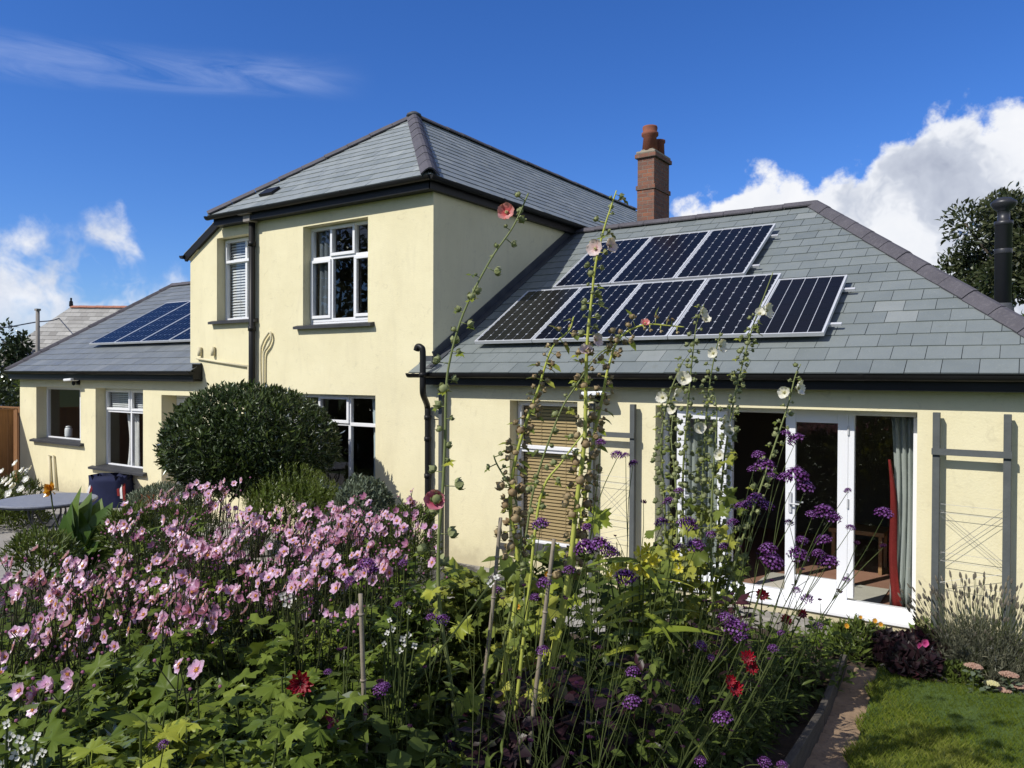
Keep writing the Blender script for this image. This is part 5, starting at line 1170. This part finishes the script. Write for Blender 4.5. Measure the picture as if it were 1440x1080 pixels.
# ---- hollyhocks
def hollyhock(pix, d, label, look='green', flowers=(), r0=.0115, leaves=0, budstep=.05, bud0=.35, budr=.0145, dd=0, stems='stem_pale', leafmat='hollyleaf', leafspan=(0.05,.45), leafsize=.11, bushy=1):
    if d>=4.4: d*=1.17; leafsize*=1.17; budr*=1.17; r0*=1.17
    pts=[P(x,y,d+dd*i) for i,(x,y) in enumerate(pix)]; g0=pts[0].copy(); zg=gz(g0[0],g0[1])
    if pts[0][2]>zg: pts=[np.array((g0[0],g0[1],zg))]+pts
    path=catmull(pts,6); n=len(path); t=thing('hollyhock',path[0],label,'hollyhock','tall hollyhocks in the middle of the bed'); off=np.array(t.location)
    mb=MB(); mb.tube(path,(.0035+(r0-.0035)*(1-np.linspace(0,1,n))**1.35),7,0,U(.2,.9)); seg=np.linalg.norm(np.diff(path,axis=0),axis=1); cum=np.concatenate(([0],np.cumsum(seg))); L=cum[-1]
    at=lambda s: np.array([np.interp(s,cum,path[:,k]) for k in range(3)])
    ml=MB(); s=bud0*L; i=0; nb=0
    while s<L and nb<95:
        q=s/L; p=at(s); ax=nrm(at(min(L,s+.05))-at(max(0,s-.05))); 
        for rep_ in range(bushy if q<.9 else 1):
            a=i*2.399+U(-.4,.4); o=nrm(np.cross(ax,(math.cos(a),math.sin(a),.2))); br=budr*1.22*(1.15-.5*max(0,(q-bud0)/(1-bud0)))*U(.55,1.4)
            c=p+o*(.014+br*U(.4,1.6))
            if nb<95:
                inst_child('bud',(BUD_D if look=='dry' or (look=='mix' and q<.75) else BUD_G)[i%3],t,basis(c-off,rdir(),nrm(o+ax*.5),br)); nb+=1
            mb.tube([p,c],[.003,.002],4)
            if RNG.random()<.45: ml.inst(T_OV if look=='dry' else T_AN,c,nrm(o+np.array((0,0,-.2))),nrm(np.array((0,0,1))+SUNV),U(.035,.07),0,U(.1,.9))
            i+=1
        s+=budstep*U(.75,1.25)*(1.1-.45*q)*(1.12 if look=='dry' else 1)
    for k in range(leaves):
        q=leafspan[0]+(leafspan[1]-leafspan[0])*(k+U(0,.8))/max(1,leaves); p=at(q*L); a=k*2.4+U(-.4,.4); o=np.array((math.cos(a),math.sin(a)*.8,U(-.1,.25))); sz=leafsize*U(.7,1.25)
        ml.inst(T_HOL,p+o*sz*.5,nrm(o+np.array((0,0,-.35))),nrm(SUNV+np.array((0,0,.3))+RNG.normal(size=3)*.35),sz,0,U(.25,1))
    mb.build('stem',[M[stems]],t,True)
    if ml.n: ml.build('leaves',[M[leafmat]],t)
    for (px,py,R,kind,face) in flowers:
        c=P(px,py,d-.055); f=inst_child('flower',HOL[kind][0],t,basis(c-off,rdir(),nrm(np.array(face if not isinstance(face,int) else (U(-.3,.3),-1,.25),float)),R*d/FPX)); inst_child('flower_centre',HO_C,f,Matrix.Identity(4))
CAMV=nrm(-FWD+np.array((0,0,.15)))
F0=tuple(CAMV); FLFT=tuple(nrm(CAMV-RIGHT*.7)); FRT=tuple(nrm(CAMV+RIGHT*.9)); FLF2=tuple(nrm(CAMV-RIGHT*.3)); FUP=tuple(nrm(CAMV+np.array((0,0,.7))))
hollyhock([(648,1085),(634,960),(618,850),(617,760),(622,700),(626,620),(627,560),(632,510),(652,440),(690,365),(722,318),(743,272)],3.4,'tallest slender hollyhock with coral flower near its tip and pink flower lower down',flowers=[(713,299,13.5,'coral',FLF2),(612,703,15.5,'pink',F0)],leaves=12,leafspan=(.04,.42),leafsize=.125,leafmat='limeleaf',budstep=.075,bud0=.40,budr=.017,bushy=1)
hollyhock([(694,1076),(711,932),(724,860),(728,780),(718,720),(722,660),(738,600),(756,550),(776,490),(800,465),(807,445)],3.6,'brown dried hollyhock in front of the tan blind, leaning right',look='dry',stems='stem_yellow',r0=.018,budstep=.034,bud0=.50,bushy=2,budr=.0152,leaves=4,leafspan=(.2,.45))
hollyhock([(742,1085),(775,930),(800,800),(812,700),(822,620),(824,540),(826,480),(832,420),(838,370),(850,320),(858,295),(867,268)],3.7,'upright green hollyhock in the centre with blush white flowers near its top',look='mix',stems='stem_yellow',r0=.018,flowers=[(838,350,12.5,'blush',FLFT),(857,346,11,'blush',FRT),(824,494,9.5,'blush',FUP),(838,478,10,'blush',FRT)],budstep=.054,bud0=.44,bushy=2,leaves=9,leafspan=(.12,.5),leafsize=.13,leafmat='limeleaf')
hollyhock([(742,1080),(790,880),(812,760),(824,690),(834,620),(846,565),(856,515),(872,475),(905,457),(940,458),(962,460)],3.8,'brown hollyhock arching over to the right at the gutter, with withered pink flowers',look='dry',stems='stem_yellow',r0=.015,flowers=[(907,455,7,'coral',FUP)],budstep=.040,bud0=.42,bushy=2,budr=.0155,leafmat='limeleaf',leaves=5,leafspan=(.2,.45))
hollyhock([(690,1000),(735,780),(748,700),(765,640),(790,575),(812,540),(840,500),(872,480)],3.9,'thin green hollyhock side stem crossing behind the brown stems',stems='stem_pale',r0=.008,budstep=.085,bud0=.55,budr=.014,leaves=3)
hollyhock([(720,1060),(742,850),(760,700),(790,650),(820,610)],3.5,'short yellow hollyhock stem leaning across the tan blind',stems='stem_yellow',r0=.013,budstep=.07,bud0=.6,budr=.014,leaves=5,leafspan=(.3,.7))
hollyhock([(712,1000),(726,850),(733,760),(724,700),(700,655),(694,640)],3.6,'short bare stem with a few buds just right of the pink flower',stems='stem_pale',r0=.008,budstep=.06,bud0=.62,budr=.013,leaves=6,leafspan=(.2,.6))
WH='white'
hollyhock([(950,960),(938,800),(934,700),(930,620),(940,560),(955,520),(962,505)],4.5,'leftmost white hollyhock, with the open white flower against the dark gutter',flowers=[(960,532,11,WH,F0),(932,559,9,WH,FLFT),(951,556,11,WH,FRT)],budstep=.05,bud0=.40,leaves=10,leafspan=(.15,.55),leafsize=.13,bushy=2)
hollyhock([(965,970),(962,800),(960,690),(964,610),(970,540),(975,490),(980,455),(990,428)],4.7,'second white hollyhock, tip in front of the lower panels',flowers=[(987,440,8,WH,FRT),(993,450,7.5,WH,FUP),(946,575,8,WH,FLFT)],budstep=.055,bud0=.42,leaves=9,leafspan=(.15,.5),leafsize=.12,bushy=2)
hollyhock([(985,960),(985,800),(988,690),(992,600),(998,540),(1005,500),(1013,470)],4.6,'middle white hollyhock with faded cream flowers above the gutter',flowers=[(1012,487,10.5,WH,FRT),(1003,497,8,WH,FLFT),(983,602,9,WH,F0)],budstep=.05,bud0=.40,leaves=9,leafspan=(.15,.55),leafsize=.12,bushy=2)
hollyhock([(1000,950),(1008,800),(1015,680),(1027,590),(1042,520),(1060,455),(1075,415),(1087,383)],4.7,'tallest white hollyhock, its white flower before the striped panel',flowers=[(1077,437,11.5,WH,FRT),(1068,441,8,WH,FUP),(1018,594,9.5,WH,FRT),(1024,607,8,WH,F0)],budstep=.05,bud0=.36,leaves=11,leafspan=(.2,.6),leafsize=.13,bushy=2)
hollyhock([(975,980),(1012,860),(1040,770),(1068,690),(1088,630),(1108,570),(1118,530),(1126,512)],4.5,'rightmost white hollyhock, leaning right over the open doorway',flowers=[(1122,546,11,WH,FRT),(1103,552,9,WH,FLFT)],budstep=.05,bud0=.38,leaves=5,leafspan=(.2,.5),leafsize=.11)
hollyhock([(940,960),(948,840),(952,760),(950,680),(944,620),(946,585)],4.4,'short leafy hollyhock at the left of the white group',budstep=.05,bud0=.5,leaves=12,leafspan=(.2,.75),leafsize=.13)
hollyhock([(1010,960),(1002,840),(1000,740),(1004,650),(1008,590),(1006,560)],4.4,'short leafy hollyhock in the middle of the white group',budstep=.05,bud0=.5,leaves=12,leafspan=(.2,.75),leafsize=.13,flowers=[(1012,640,8,WH,FLFT)])
# stout lower yellow stems without tops
def canes():
    defs=[([(514,1075),(507,835)],2.7,'short bamboo cane tied with green twine left of the hollyhocks','cane',.0095),([(670,1045),(690,880),(704,728)],3.5,'grey bamboo cane standing right of the pink flower','cane',.010),([(742,1080),(762,900),(779,758)],3.3,'pale bamboo cane leaning right beside the yellow stem','cane',.010)]
    for pts,d,l,m,r in defs:
        q=[P(x,y,d) for x,y in pts]; b=q[0].copy(); b[2]=gz(b[0],b[1]); q=[b+ (q[0]-q[1])*0]+q; t=thing('bamboo_cane',b,l,'cane','canes staking the tall plants'); mb=MB(); path=catmull(q,8); mb.tube(path,np.linspace(r*1.1,r*.85,len(path)),8,0,.4)
        for i in range(3,len(path)-1,3): mb.lathe(path[i],[(r*1.15,0),(r*1.3,.004),(r*1.15,.008)],8,0,.6,ax=path[i+1]-path[i])
        mb.build('cane_shaft',[M[m]],t,True)
        if 'twine' in l:
            mb=MB(); c=P(511,982,d); mb.lathe(c-np.array((0,0,.01)),[(r*1.3,0),(r*1.5,.006),(r*1.3,.014)],8); mb.tube(catmull([c+np.array((.0,0,0)),c+RIGHT*.02+UP*.008,c+RIGHT*.045+UP*.004],4),.0018,5); mb.build('twine',[M['brightleaf']],t)
            mb=MB(); mb.inst(T_OV,c,nrm(-RIGHT+UP*.2),nrm(CAMV+UP),.085,0,.9,.9); mb.build('leaf',[M['sage']],t)
canes()
# ---- verbena: thin branching stems with purple heads
VB=[ # root px, depth, [(px,py,r_px)...]
 (700,3.3,[(760,737,13)]),(800,3.1,[(822,770,17),(842,768,18),(858,776,13)]),(835,3.2,[(880,812,17)]),(735,3.3,[(765,820,12),(752,840,8)]),(845,3.6,[(930,735,11),(905,706,5)]),
 (900,3.8,[(967,737,15)]),(920,3.6,[(978,767,14),(955,770,9)]),(935,3.9,[(1000,752,8),(1018,768,8)]),(960,3.7,[(1076,655,15),(1066,640,10)]),(985,3.5,[(1118,618,13),(1106,610,8)]),
 (975,3.3,[(1120,668,17),(1132,685,14),(1105,672,12)]),(960,3.6,[(1063,702,13),(1078,712,11),(1050,710,10)]),(985,3.1,[(1086,790,17),(1080,772,13)]),(1000,3.4,[(1122,780,15),(1128,760,9)]),
 (1005,3.2,[(1160,720,15),(1172,728,12),(1142,724,9)]),(1015,3.3,[(1165,790,14),(1150,778,9)]),(1020,3.4,[(1158,760,12),(1196,742,7)]),(1040,3.1,[(1243,722,13),(1205,764,5),(1242,768,5)]),
 (945,2.7,[(1035,882,17),(1022,870,12),(1042,896,11)]),(905,2.7,[(888,988,14)]),(930,2.6,[(1016,1010,14)]),(870,2.9,[(890,945,11)]),(960,2.9,[(986,908,9),(1000,925,6)]),(1000,3.0,[(1087,912,8),(1098,890,6)]),
 (480,2.8,[(516,795,14),(525,803,9)]),(470,2.8,[(492,816,9)]),(540,2.7,[(535,970,11),(541,965,8)]),(600,3.0,[(622,872,11),(606,868,8)]),(560,2.9,[(567,792,8)]),(545,2.6,[(461,945,6)]),(560,2.8,[(560,850,6)]),
 (770,3.0,[(763,915,10)]),(210,1.95,[(230,1047,9)]),(730,3.2,[(868,640,10),(845,622,8)]),(860,4.0,[(890,652,8),(880,640,6)]),(1030,3.6,[(1135,842,10),(1120,830,7)]),(900,3.3,[(975,985,9),(940,1060,7)]),(1000,2.7,[(1075,1072,10),(1100,1076,8),(985,1070,9)]),
 (1060,3.8,[(1150,880,8)]),(905,3.7,[(940,705,9),(955,690,7)]),(950,4.0,[(1040,712,9),(1030,735,9)]),(840,3.4,[(800,802,10),(826,742,9)]),(1050,3.7,[(1192,690,6),(1110,735,7)]),(700,3.6,[(700,830,8)]),
 (1045,3.5,[(1190,815,6),(1180,832,5)]),(990,4.1,[(1058,660,8),(1085,668,7)])]
def verbenas():
    def zone(h):
        x,y=h[0][:2]
        return ('left of the tallest hollyhock' if x<640 else 'among the hollyhock stems' if x<800 else 'right of the brown hollyhocks' if x<930 else 'below the white hollyhocks' if x<1050 else 'before the patio doors', 'low' if y>845 else 'tall')
    labs={}; NTH=['first','second','third','fourth','fifth','sixth','seventh','eighth','ninth','tenth','eleventh','twelfth','thirteenth','fourteenth','fifteenth','sixteenth','seventeenth','eighteenth','nineteenth','twentieth']
    for z in {zone(v[2]) for v in VB}:
        for k,i in enumerate(sorted((i for i,v in enumerate(VB) if zone(v[2])==z),key=lambda i:VB[i][2][0][0])):
            labs[i]='%s purple verbena %s, %s from left, with %s'%(z[1],z[0],NTH[k],{1:'one head',2:'two heads',3:'three heads'}[len(VB[i][2])])
    for i,(rx,d,heads) in enumerate(VB):
        hx=heads[0][0]; d+=.8*(hx>1050)+.5*(925<hx<=1050)
        b=G(rx,d); b[0]=min(b[0],-1.5); b[2]=gz(b[0],b[1])
        t=thing('verbena',b,labs[i],'verbena','purple verbenas in the bed'); off=np.array(t.location)
        ms=MB(); tops=[P(x,y,d) for x,y,_ in heads]; m=sum(tops)/len(tops); fork=b+(m-b)*.78+RNG.normal(size=3)*.015; fork[2]=b[2]+(m[2]-b[2])*.76
        path=catmull([b,b+(fork-b)*.5+RNG.normal(size=3)*.03,fork],6); ms.tube(path,np.linspace(.0036,.0024,len(path)),5,0,U(0,1))
        for tp,(x,y,r) in zip(tops,heads):
            R=r*d/FPX; ms.tube(catmull([fork,fork+(tp-fork)*.55+RNG.normal(size=3)*.008,tp-np.array((0,0,R*.4))],4),np.linspace(.0024,.0016,9),5,0,U(0,1))
            inst_child('flower_head',VERB[RNG.integers(0,4)] if r>5 else VBUD,t,basis(tp-off,rdir(),nrm(np.array((U(-.4,.4),-.35,1.0))),R*1.0))
        for k in range(3):                     # thin side branches with spent heads and narrow leaves
            q=path[int(len(path)*U(.4,.95))]; e=q+np.array((U(-.12,.12),U(-.1,.1),U(.08,.2))); ms.tube([q,(q+e)/2+RNG.normal(size=3)*.01,e],[.002,.0016,.0013],4)
            inst_child('spent_head',VBUD,t,basis(e-off,rdir(),(U(-.2,.2),U(-.2,.2),1),U(.008,.014)))
        ms.build('stem',[M['stem']],t); ml=MB()
        for k in range(7): q=path[int(len(path)*U(.1,.7))]; a=U(0,6.28); ml.inst(T_STRAPS,q,nrm((math.cos(a),math.sin(a),U(.1,.8))),(0,0,1),U(.08,.15),0,U(0,.8),1.5)
        ml.build('leaves',[M['greenleaf']],t)
verbenas()
def thin_stems():
    mb=MB()
    for i in range(210):
        px=U(660,1060); d=U(2.7,5.2); b=G(px,d)
        if b[0]>-1.45: continue
        h=U(.5,1.15)*(1 if px<1060 else .7); lean=RIGHT*U(-.35,.55)+FWD*U(-.1,.1); tp=b+np.array((0,0,h))+lean*h*.6
        mb.tube(catmull([b,b+(tp-b)*.5+np.array((0,0,.06)),tp],3),[.0024]*3+[.0017]*3+[.001],4,0,U(0,1))
        for k in range(3): q=b+(tp-b)*U(.3,1); e=q+RIGHT*U(-.1,.1)+np.array((0,0,U(.03,.14))); mb.tube([q,e],[.0016,.001],4,0,U(0,1))
    tag(mb.build('thin_stems',[M['stem']]),'tangle of thin green stems through the bed','stems',kind='stuff')
thin_stems()
# ---- small flowering plants
def simple_flowers(name, root, d, label, cat, me, cen, items, leafmat, T, lsize, lw=.16, ztop=None, group=None, stem='stem', nl=60):
    b=G(root,d); b[0]=min(b[0],-1.5); b[2]=gz(b[0],b[1]); t=thing(name,b,label,cat,group); off=np.array(b); ms=MB(); ml=MB()
    for (px,py,r) in items:
        c=P(px,py,d); ms.tube(catmull([b+np.array((U(-.05,.05),U(-.05,.05),0)),(b+c)/2+RNG.normal(size=3)*.02,c],4),.004,5)
        f=inst_child('flower',me,t,basis(c-off,rdir(),nrm(CAMV+np.array((U(-.5,.5),0,U(0,.7)))),r*d/FPX))
        if cen: inst_child('flower_centre',cen,f,Matrix.Identity(4))
    zt=max(P(px,py,d)[2] for px,py,_ in items)-.04 if ztop is None else ztop
    leafy(ml,b,(b[0],b[1],zt),nl,T,lsize,0,lw); ml.build('foliage',[leafmat],t); ms.build('stem',[M[stem]],t)
DAH=flower_mesh('dahlia_petals',M['red'],11,.2,.35,.05,two=True); MAG=flower_mesh('magenta_petals',M['magenta'],8,.3,.25,.05,two=True); LILY=flower_mesh('lily_petals',M['yellow'],6,.28,.75,.03); ORG=flower_mesh('orange_petals',M['orange'],8,.3,.3); WSM=flower_mesh('small_white_petals',M['whitepetal'],4,.4,.2); PUR=flower_mesh('petunia_petals',M['magenta'],5,.6,.3)
YC=centre_mesh('flower_eye',M['stamen'],.22,.2)
simple_flowers('dahlia',430,2.5,'dark red dahlia below the pink anemones','dahlia',DAH,None,[(423,962,18)],M['anleaf'],T_AN5,.11)
simple_flowers('dahlia',455,2.5,'bright pink dahlia low beside the bamboo cane','dahlia',MAG,YC,[(459,1006,10),(470,1020,11)],M['anleaf'],T_AN5,.10)
simple_flowers('dahlia',1050,3.4,'dark red dahlia flower low among the verbenas, right','dahlia',DAH,None,[(1051,925,11),(1056,938,10)],M['greenleaf'],T_OV,.08)
simple_flowers('dahlia',1030,3.4,'dark red dahlia flower just left of another, under the doors','dahlia',DAH,None,[(1033,968,12),(1026,957,9)],M['darkleaf'],T_OV,.08)
simple_flowers('dahlia',1070,4.6,'small dark red flowers in front of the shut patio door','dahlia',DAH,None,[(1072,838,10),(1105,872,9),(1128,864,8)],M['darkleaf'],T_OV,.09)
simple_flowers('daylily',905,3.95,'yellow lilies below the trellis, left of the white hollyhocks','lily',LILY,None,[(900,782,13),(905,800,14),(888,806,13),(918,790,12),(858,812,9),(866,800,9),(955,800,9),(948,782,8),(910,772,8)],M['limeleaf'],T_STRAPW,.35,.2,nl=40)
simple_flowers('marigold',735,4.0,'small orange flowers among the hollyhock stems','flower',ORG,YC,[(728,853,5),(770,808,6)],M['greenleaf'],T_OV,.08,.1,nl=26)
simple_flowers('white_gaura',560,3.0,'small white starry flowers left of the tallest hollyhock','flower',WSM,None,[(552,884,5),(545,890,4.5),(570,905,6),(575,893,5),(562,915,5),(548,872,4),(575,860,4),(566,898,5),(583,908,5),(540,905,4)],M['greenleaf'],T_LONG,.06,.12,nl=40)
simple_flowers('white_gaura',25,1.95,'white flowers in the bottom left corner','flower',WSM,None,[(8,1052,9),(22,1062,9),(36,1052,8),(14,1035,8),(48,1068,9),(28,1040,7),(4,1075,9),(40,1075,9),(52,1035,7),(10,1018,7),(60,1058,7),(-8,1048,9)],M['anleaf'],T_OV,.06,.1,nl=40)
simple_flowers('pale_phlox',420,3.2,'pale lilac white flowers at the right front of the anemones','flower',WSM,None,[(405,848,8),(412,840,7),(398,838,7),(356,930,4),(364,925,4),(690,820,6),(698,812,5)],M['anleaf'],T_OV,.07,.12,nl=20)
# ---- right border along the wall
def border_right():
    # lavender mound with faded spikes
    c=P(1378,880,6.7); b=np.array((c[0],c[1],gz(c[0],c[1]))); t=thing('lavender_bush',b,'grey faded lavender bush at the foot of the right trellis','bush'); mb=MB(); mh=MB()
    for i in range(1300):
        d=rdir(); d[2]=abs(d[2])*.9; d=nrm(d); p=b+np.array((0,0,.05))+d*np.array((.50,.34,.46))*lump(d,2,.1); q=b+d*np.array((.2,.15,.1)); ax=nrm(p-q+np.array((0,0,.25)))
        for k in range(12): mb.inst(T_NEED,q+(p-q)*U(.35,1),nrm(ax+RNG.normal(size=3)*.45),rdir(),U(.04,.075),0,U(0,1),.8)
    for i in range(230):
        d=rdir(); d[2]=abs(d[2])*.7+.45; d=nrm(d); p=b+np.array((0,0,.1))+d*np.array((.46,.3,.40)); e=p+nrm(d+np.array((0,0,.9))+RNG.normal(size=3)*.12)*U(.18,.40); mh.tube([p,e],[.0016,.0012],4,1,.5)
        ax=nrm(e-p); mh.lathe(e,[(.003,0),(.009,.012),(.0085,.035),(.004,.05),(0,.056)],5,0,U(0,1),ax=ax)
    mb.build('foliage',[M['lavender']],t); mh.build('flower_spikes',[M['lavhead'],M['stem']],t)
    for px,py,d,w,h,l in ((1255,925,6.9,.22,.24,'dark purple leaved heuchera in front of the patio step'),(1310,918,6.85,.22,.24,'dark purple leaved heuchera below the lavender'),(1285,930,6.6,.2,.2,'reddish dark leaved plant between two heucheras at the lawn edge')):
        b=P(px,py,d); b[2]=gz(b[0],b[1]); t=thing('heuchera',b,l,'plant','dark leaved plants at the lawn edge'); mb=MB(); mound(mb,b+np.array((0,0,.06)),(w,w*.8,h),420,T_OVW,.095,0,px,amt=.2,zmin=-.1); mb.build('foliage',[M['darkleaf']],t)
        ms=MB(); [ms.tube([b,b+np.array((U(-.1,.1),U(-.1,.1),U(.1,.2)))],.004,4) for _ in range(6)]; ms.build('stem',[M['stem_dark']],t)
    for px,py,d,w,h,mt,T,s,l in ((1200,905,7.0,.18,.30,'greenleaf',T_LONG,.10,'thin green plant with orange flowers left of the dark leaved plants'),(1375,935,6.7,.22,.16,'greenleaf',T_OV,.055,'low green plant with white flowers below the lavender'),(1420,915,6.6,.2,.22,'greenleaf',T_OV,.06,'small green plant at the right picture edge below the lavender'),(1165,890,7.2,.2,.22,'brightleaf',T_LONG,.08,'small bright green plant at the far end of the earth path'),(1235,915,7.05,.14,.26,'limeleaf',T_LONG,.08,'yellow green upright plant left of the dark purple leaves'),(1345,945,6.5,.2,.12,'greenleaf',T_OV,.05,'ground hugging green plant at the lawn edge left of the pink sedums')):
        b=P(px,py,d); b[2]=gz(b[0],b[1]); t=thing('border_plant',b,l,'plant','small plants in the wall border'); mb=MB(); mound(mb,b+np.array((0,0,.05)),(w,w*.8,h),520,T,s,0,px,amt=.25,zmin=-.1); mb.build('foliage',[M[mt]],t); off=np.array(b)
        fl={'thin':(ORG,[(1238,878,4),(1230,873,4),(1190,880,4),(1238,918,5),(1210,868,3)]),'low ':(WSM,[(1320,932,3.5),(1388,915,3.5),(1393,910,3.5),(1400,913,3),(1362,917,4)]),'smal':(PUR,[(1433,922,6)] if px>1400 else [])}.get(l[:4])
        if fl:
            for x,y,r in fl[1]: inst_child('flower',fl[0],t,basis(P(x,y,d-.1)-off,rdir(),nrm(CAMV+np.array((0,0,.3))),r*d/FPX))
        ms=MB(); [ms.tube([b,b+np.array((U(-.1,.1),U(-.1,.1),h*.8))],.003,4) for _ in range(5)]; ms.build('stem',[M['stem']],t)
    # petunia-pink and cream flowers
    b=P(1296,905,7.0); b[2]=gz(b[0],b[1]); t=thing('begonia',b,'pink red flowered plant behind the dark purple leaves','plant'); off=np.array(b); mb=MB(); mound(mb,b+np.array((0,0,.1)),(.16,.14,.2),160,T_OV,.06,0,3); mb.build('foliage',[M['darkleaf']],t)
    for x,y,r in ((1293,908,5),(1300,904,6),(1298,918,4),(1306,920,4),(1290,925,4)): inst_child('flower',PUR,t,basis(P(x,y,6.6)-off,rdir(),CAMV,r*6.6/FPX))
    b=P(1297,905,7.25); b[2]=gz(b[0],b[1]); t=thing('cream_flowered_plant',b,'pale cream flower cluster at the right foot of the patio doors','plant'); off=np.array(b); mb=MB()
    for i in range(26):
        c=P(1297+U(-8,8),882+U(-9,11),7.2); inst_child('flower',CRM,t,basis(c-off,rdir(),nrm(CAMV+RNG.normal(size=3)*.4),.022))
    mound(mb,b+np.array((0,0,.12)),(.1,.1,.2),160,T_OV,.05); mb.build('foliage',[M['brightleaf']],t)
    for i,(px,py,r,l) in enumerate(((1369,938,11.5,'flat pale pink sedum head nearest the lavender at the lawn edge'),(1419,950,12,'flat pale pink sedum head at the right, largest of the sedums'),(1394,962,10,'pale cream sedum head between the pink ones'),(1432,966,11,'pinkish sedum head at the right picture edge'),(1412,972,9,'lowest small sedum head at the lawn edge'))):
        d=6.2; c=P(px,py,d); b=np.array((c[0],c[1],gz(c[0],c[1]))); t=thing('sedum',b,l,'sedum','sedum heads at the lawn edge'); mb=MB(); R=r*d/FPX
        for k in range(150):
            a=k*2.399; q=math.sqrt((k+.5)/150); p=c+np.array((q*R*math.cos(a),q*R*.8*math.sin(a),R*.30*(1-q*q)+U(-.004,.004))); mb.lathe(p,[(.004,0),(.0065,.004),(.004,.009),(0,.01)],5,0,U(0,1))
        mb.build('flower_head',[M['sedum'] if i!=2 else M['cream']],t); mb=MB(); mb.tube([b,c],.006,5); 
        for k in range(6): a=k*1.1; mb.tube([b+(c-b)*.6,c+np.array((R*.6*math.cos(a),R*.5*math.sin(a),0))],.003,4)
        mb.build('stem',[M['stem']],t); mb=MB(); leafy(mb,b,c,26,T_OVW,.05,0,.07); mb.build('leaves',[M['sage']],t)
    for px,py,d,r,l in ((1436,932,6.6,.10,'grey stone at the right edge of the wall border'),(1345,975,6.15,.07,'pale stone at the lawn edge below the sedums')):
        b=P(px,py,d); b[2]=gz(b[0],b[1])+.03; me=bpy.data.meshes.new('rock'); import bmesh
        bm=bmesh.new(); bmesh.ops.create_icosphere(bm,subdivisions=3,radius=r)
        for v in bm.verts: v.co*=1+.25*math.sin(v.co.x*40+1)*math.sin(v.co.y*37)+.1*math.sin(v.co.z*60); v.co.z*=.6
        bm.to_mesh(me); bm.free(); me.materials.append(M['stone']); o=bpy.data.objects.new('edging_stone',me); col.objects.link(o); o.location=b; tag(o,l,'stone')
CRM=flower_mesh('cream_petals',M['cream'],5,.5,.3)
border_right()
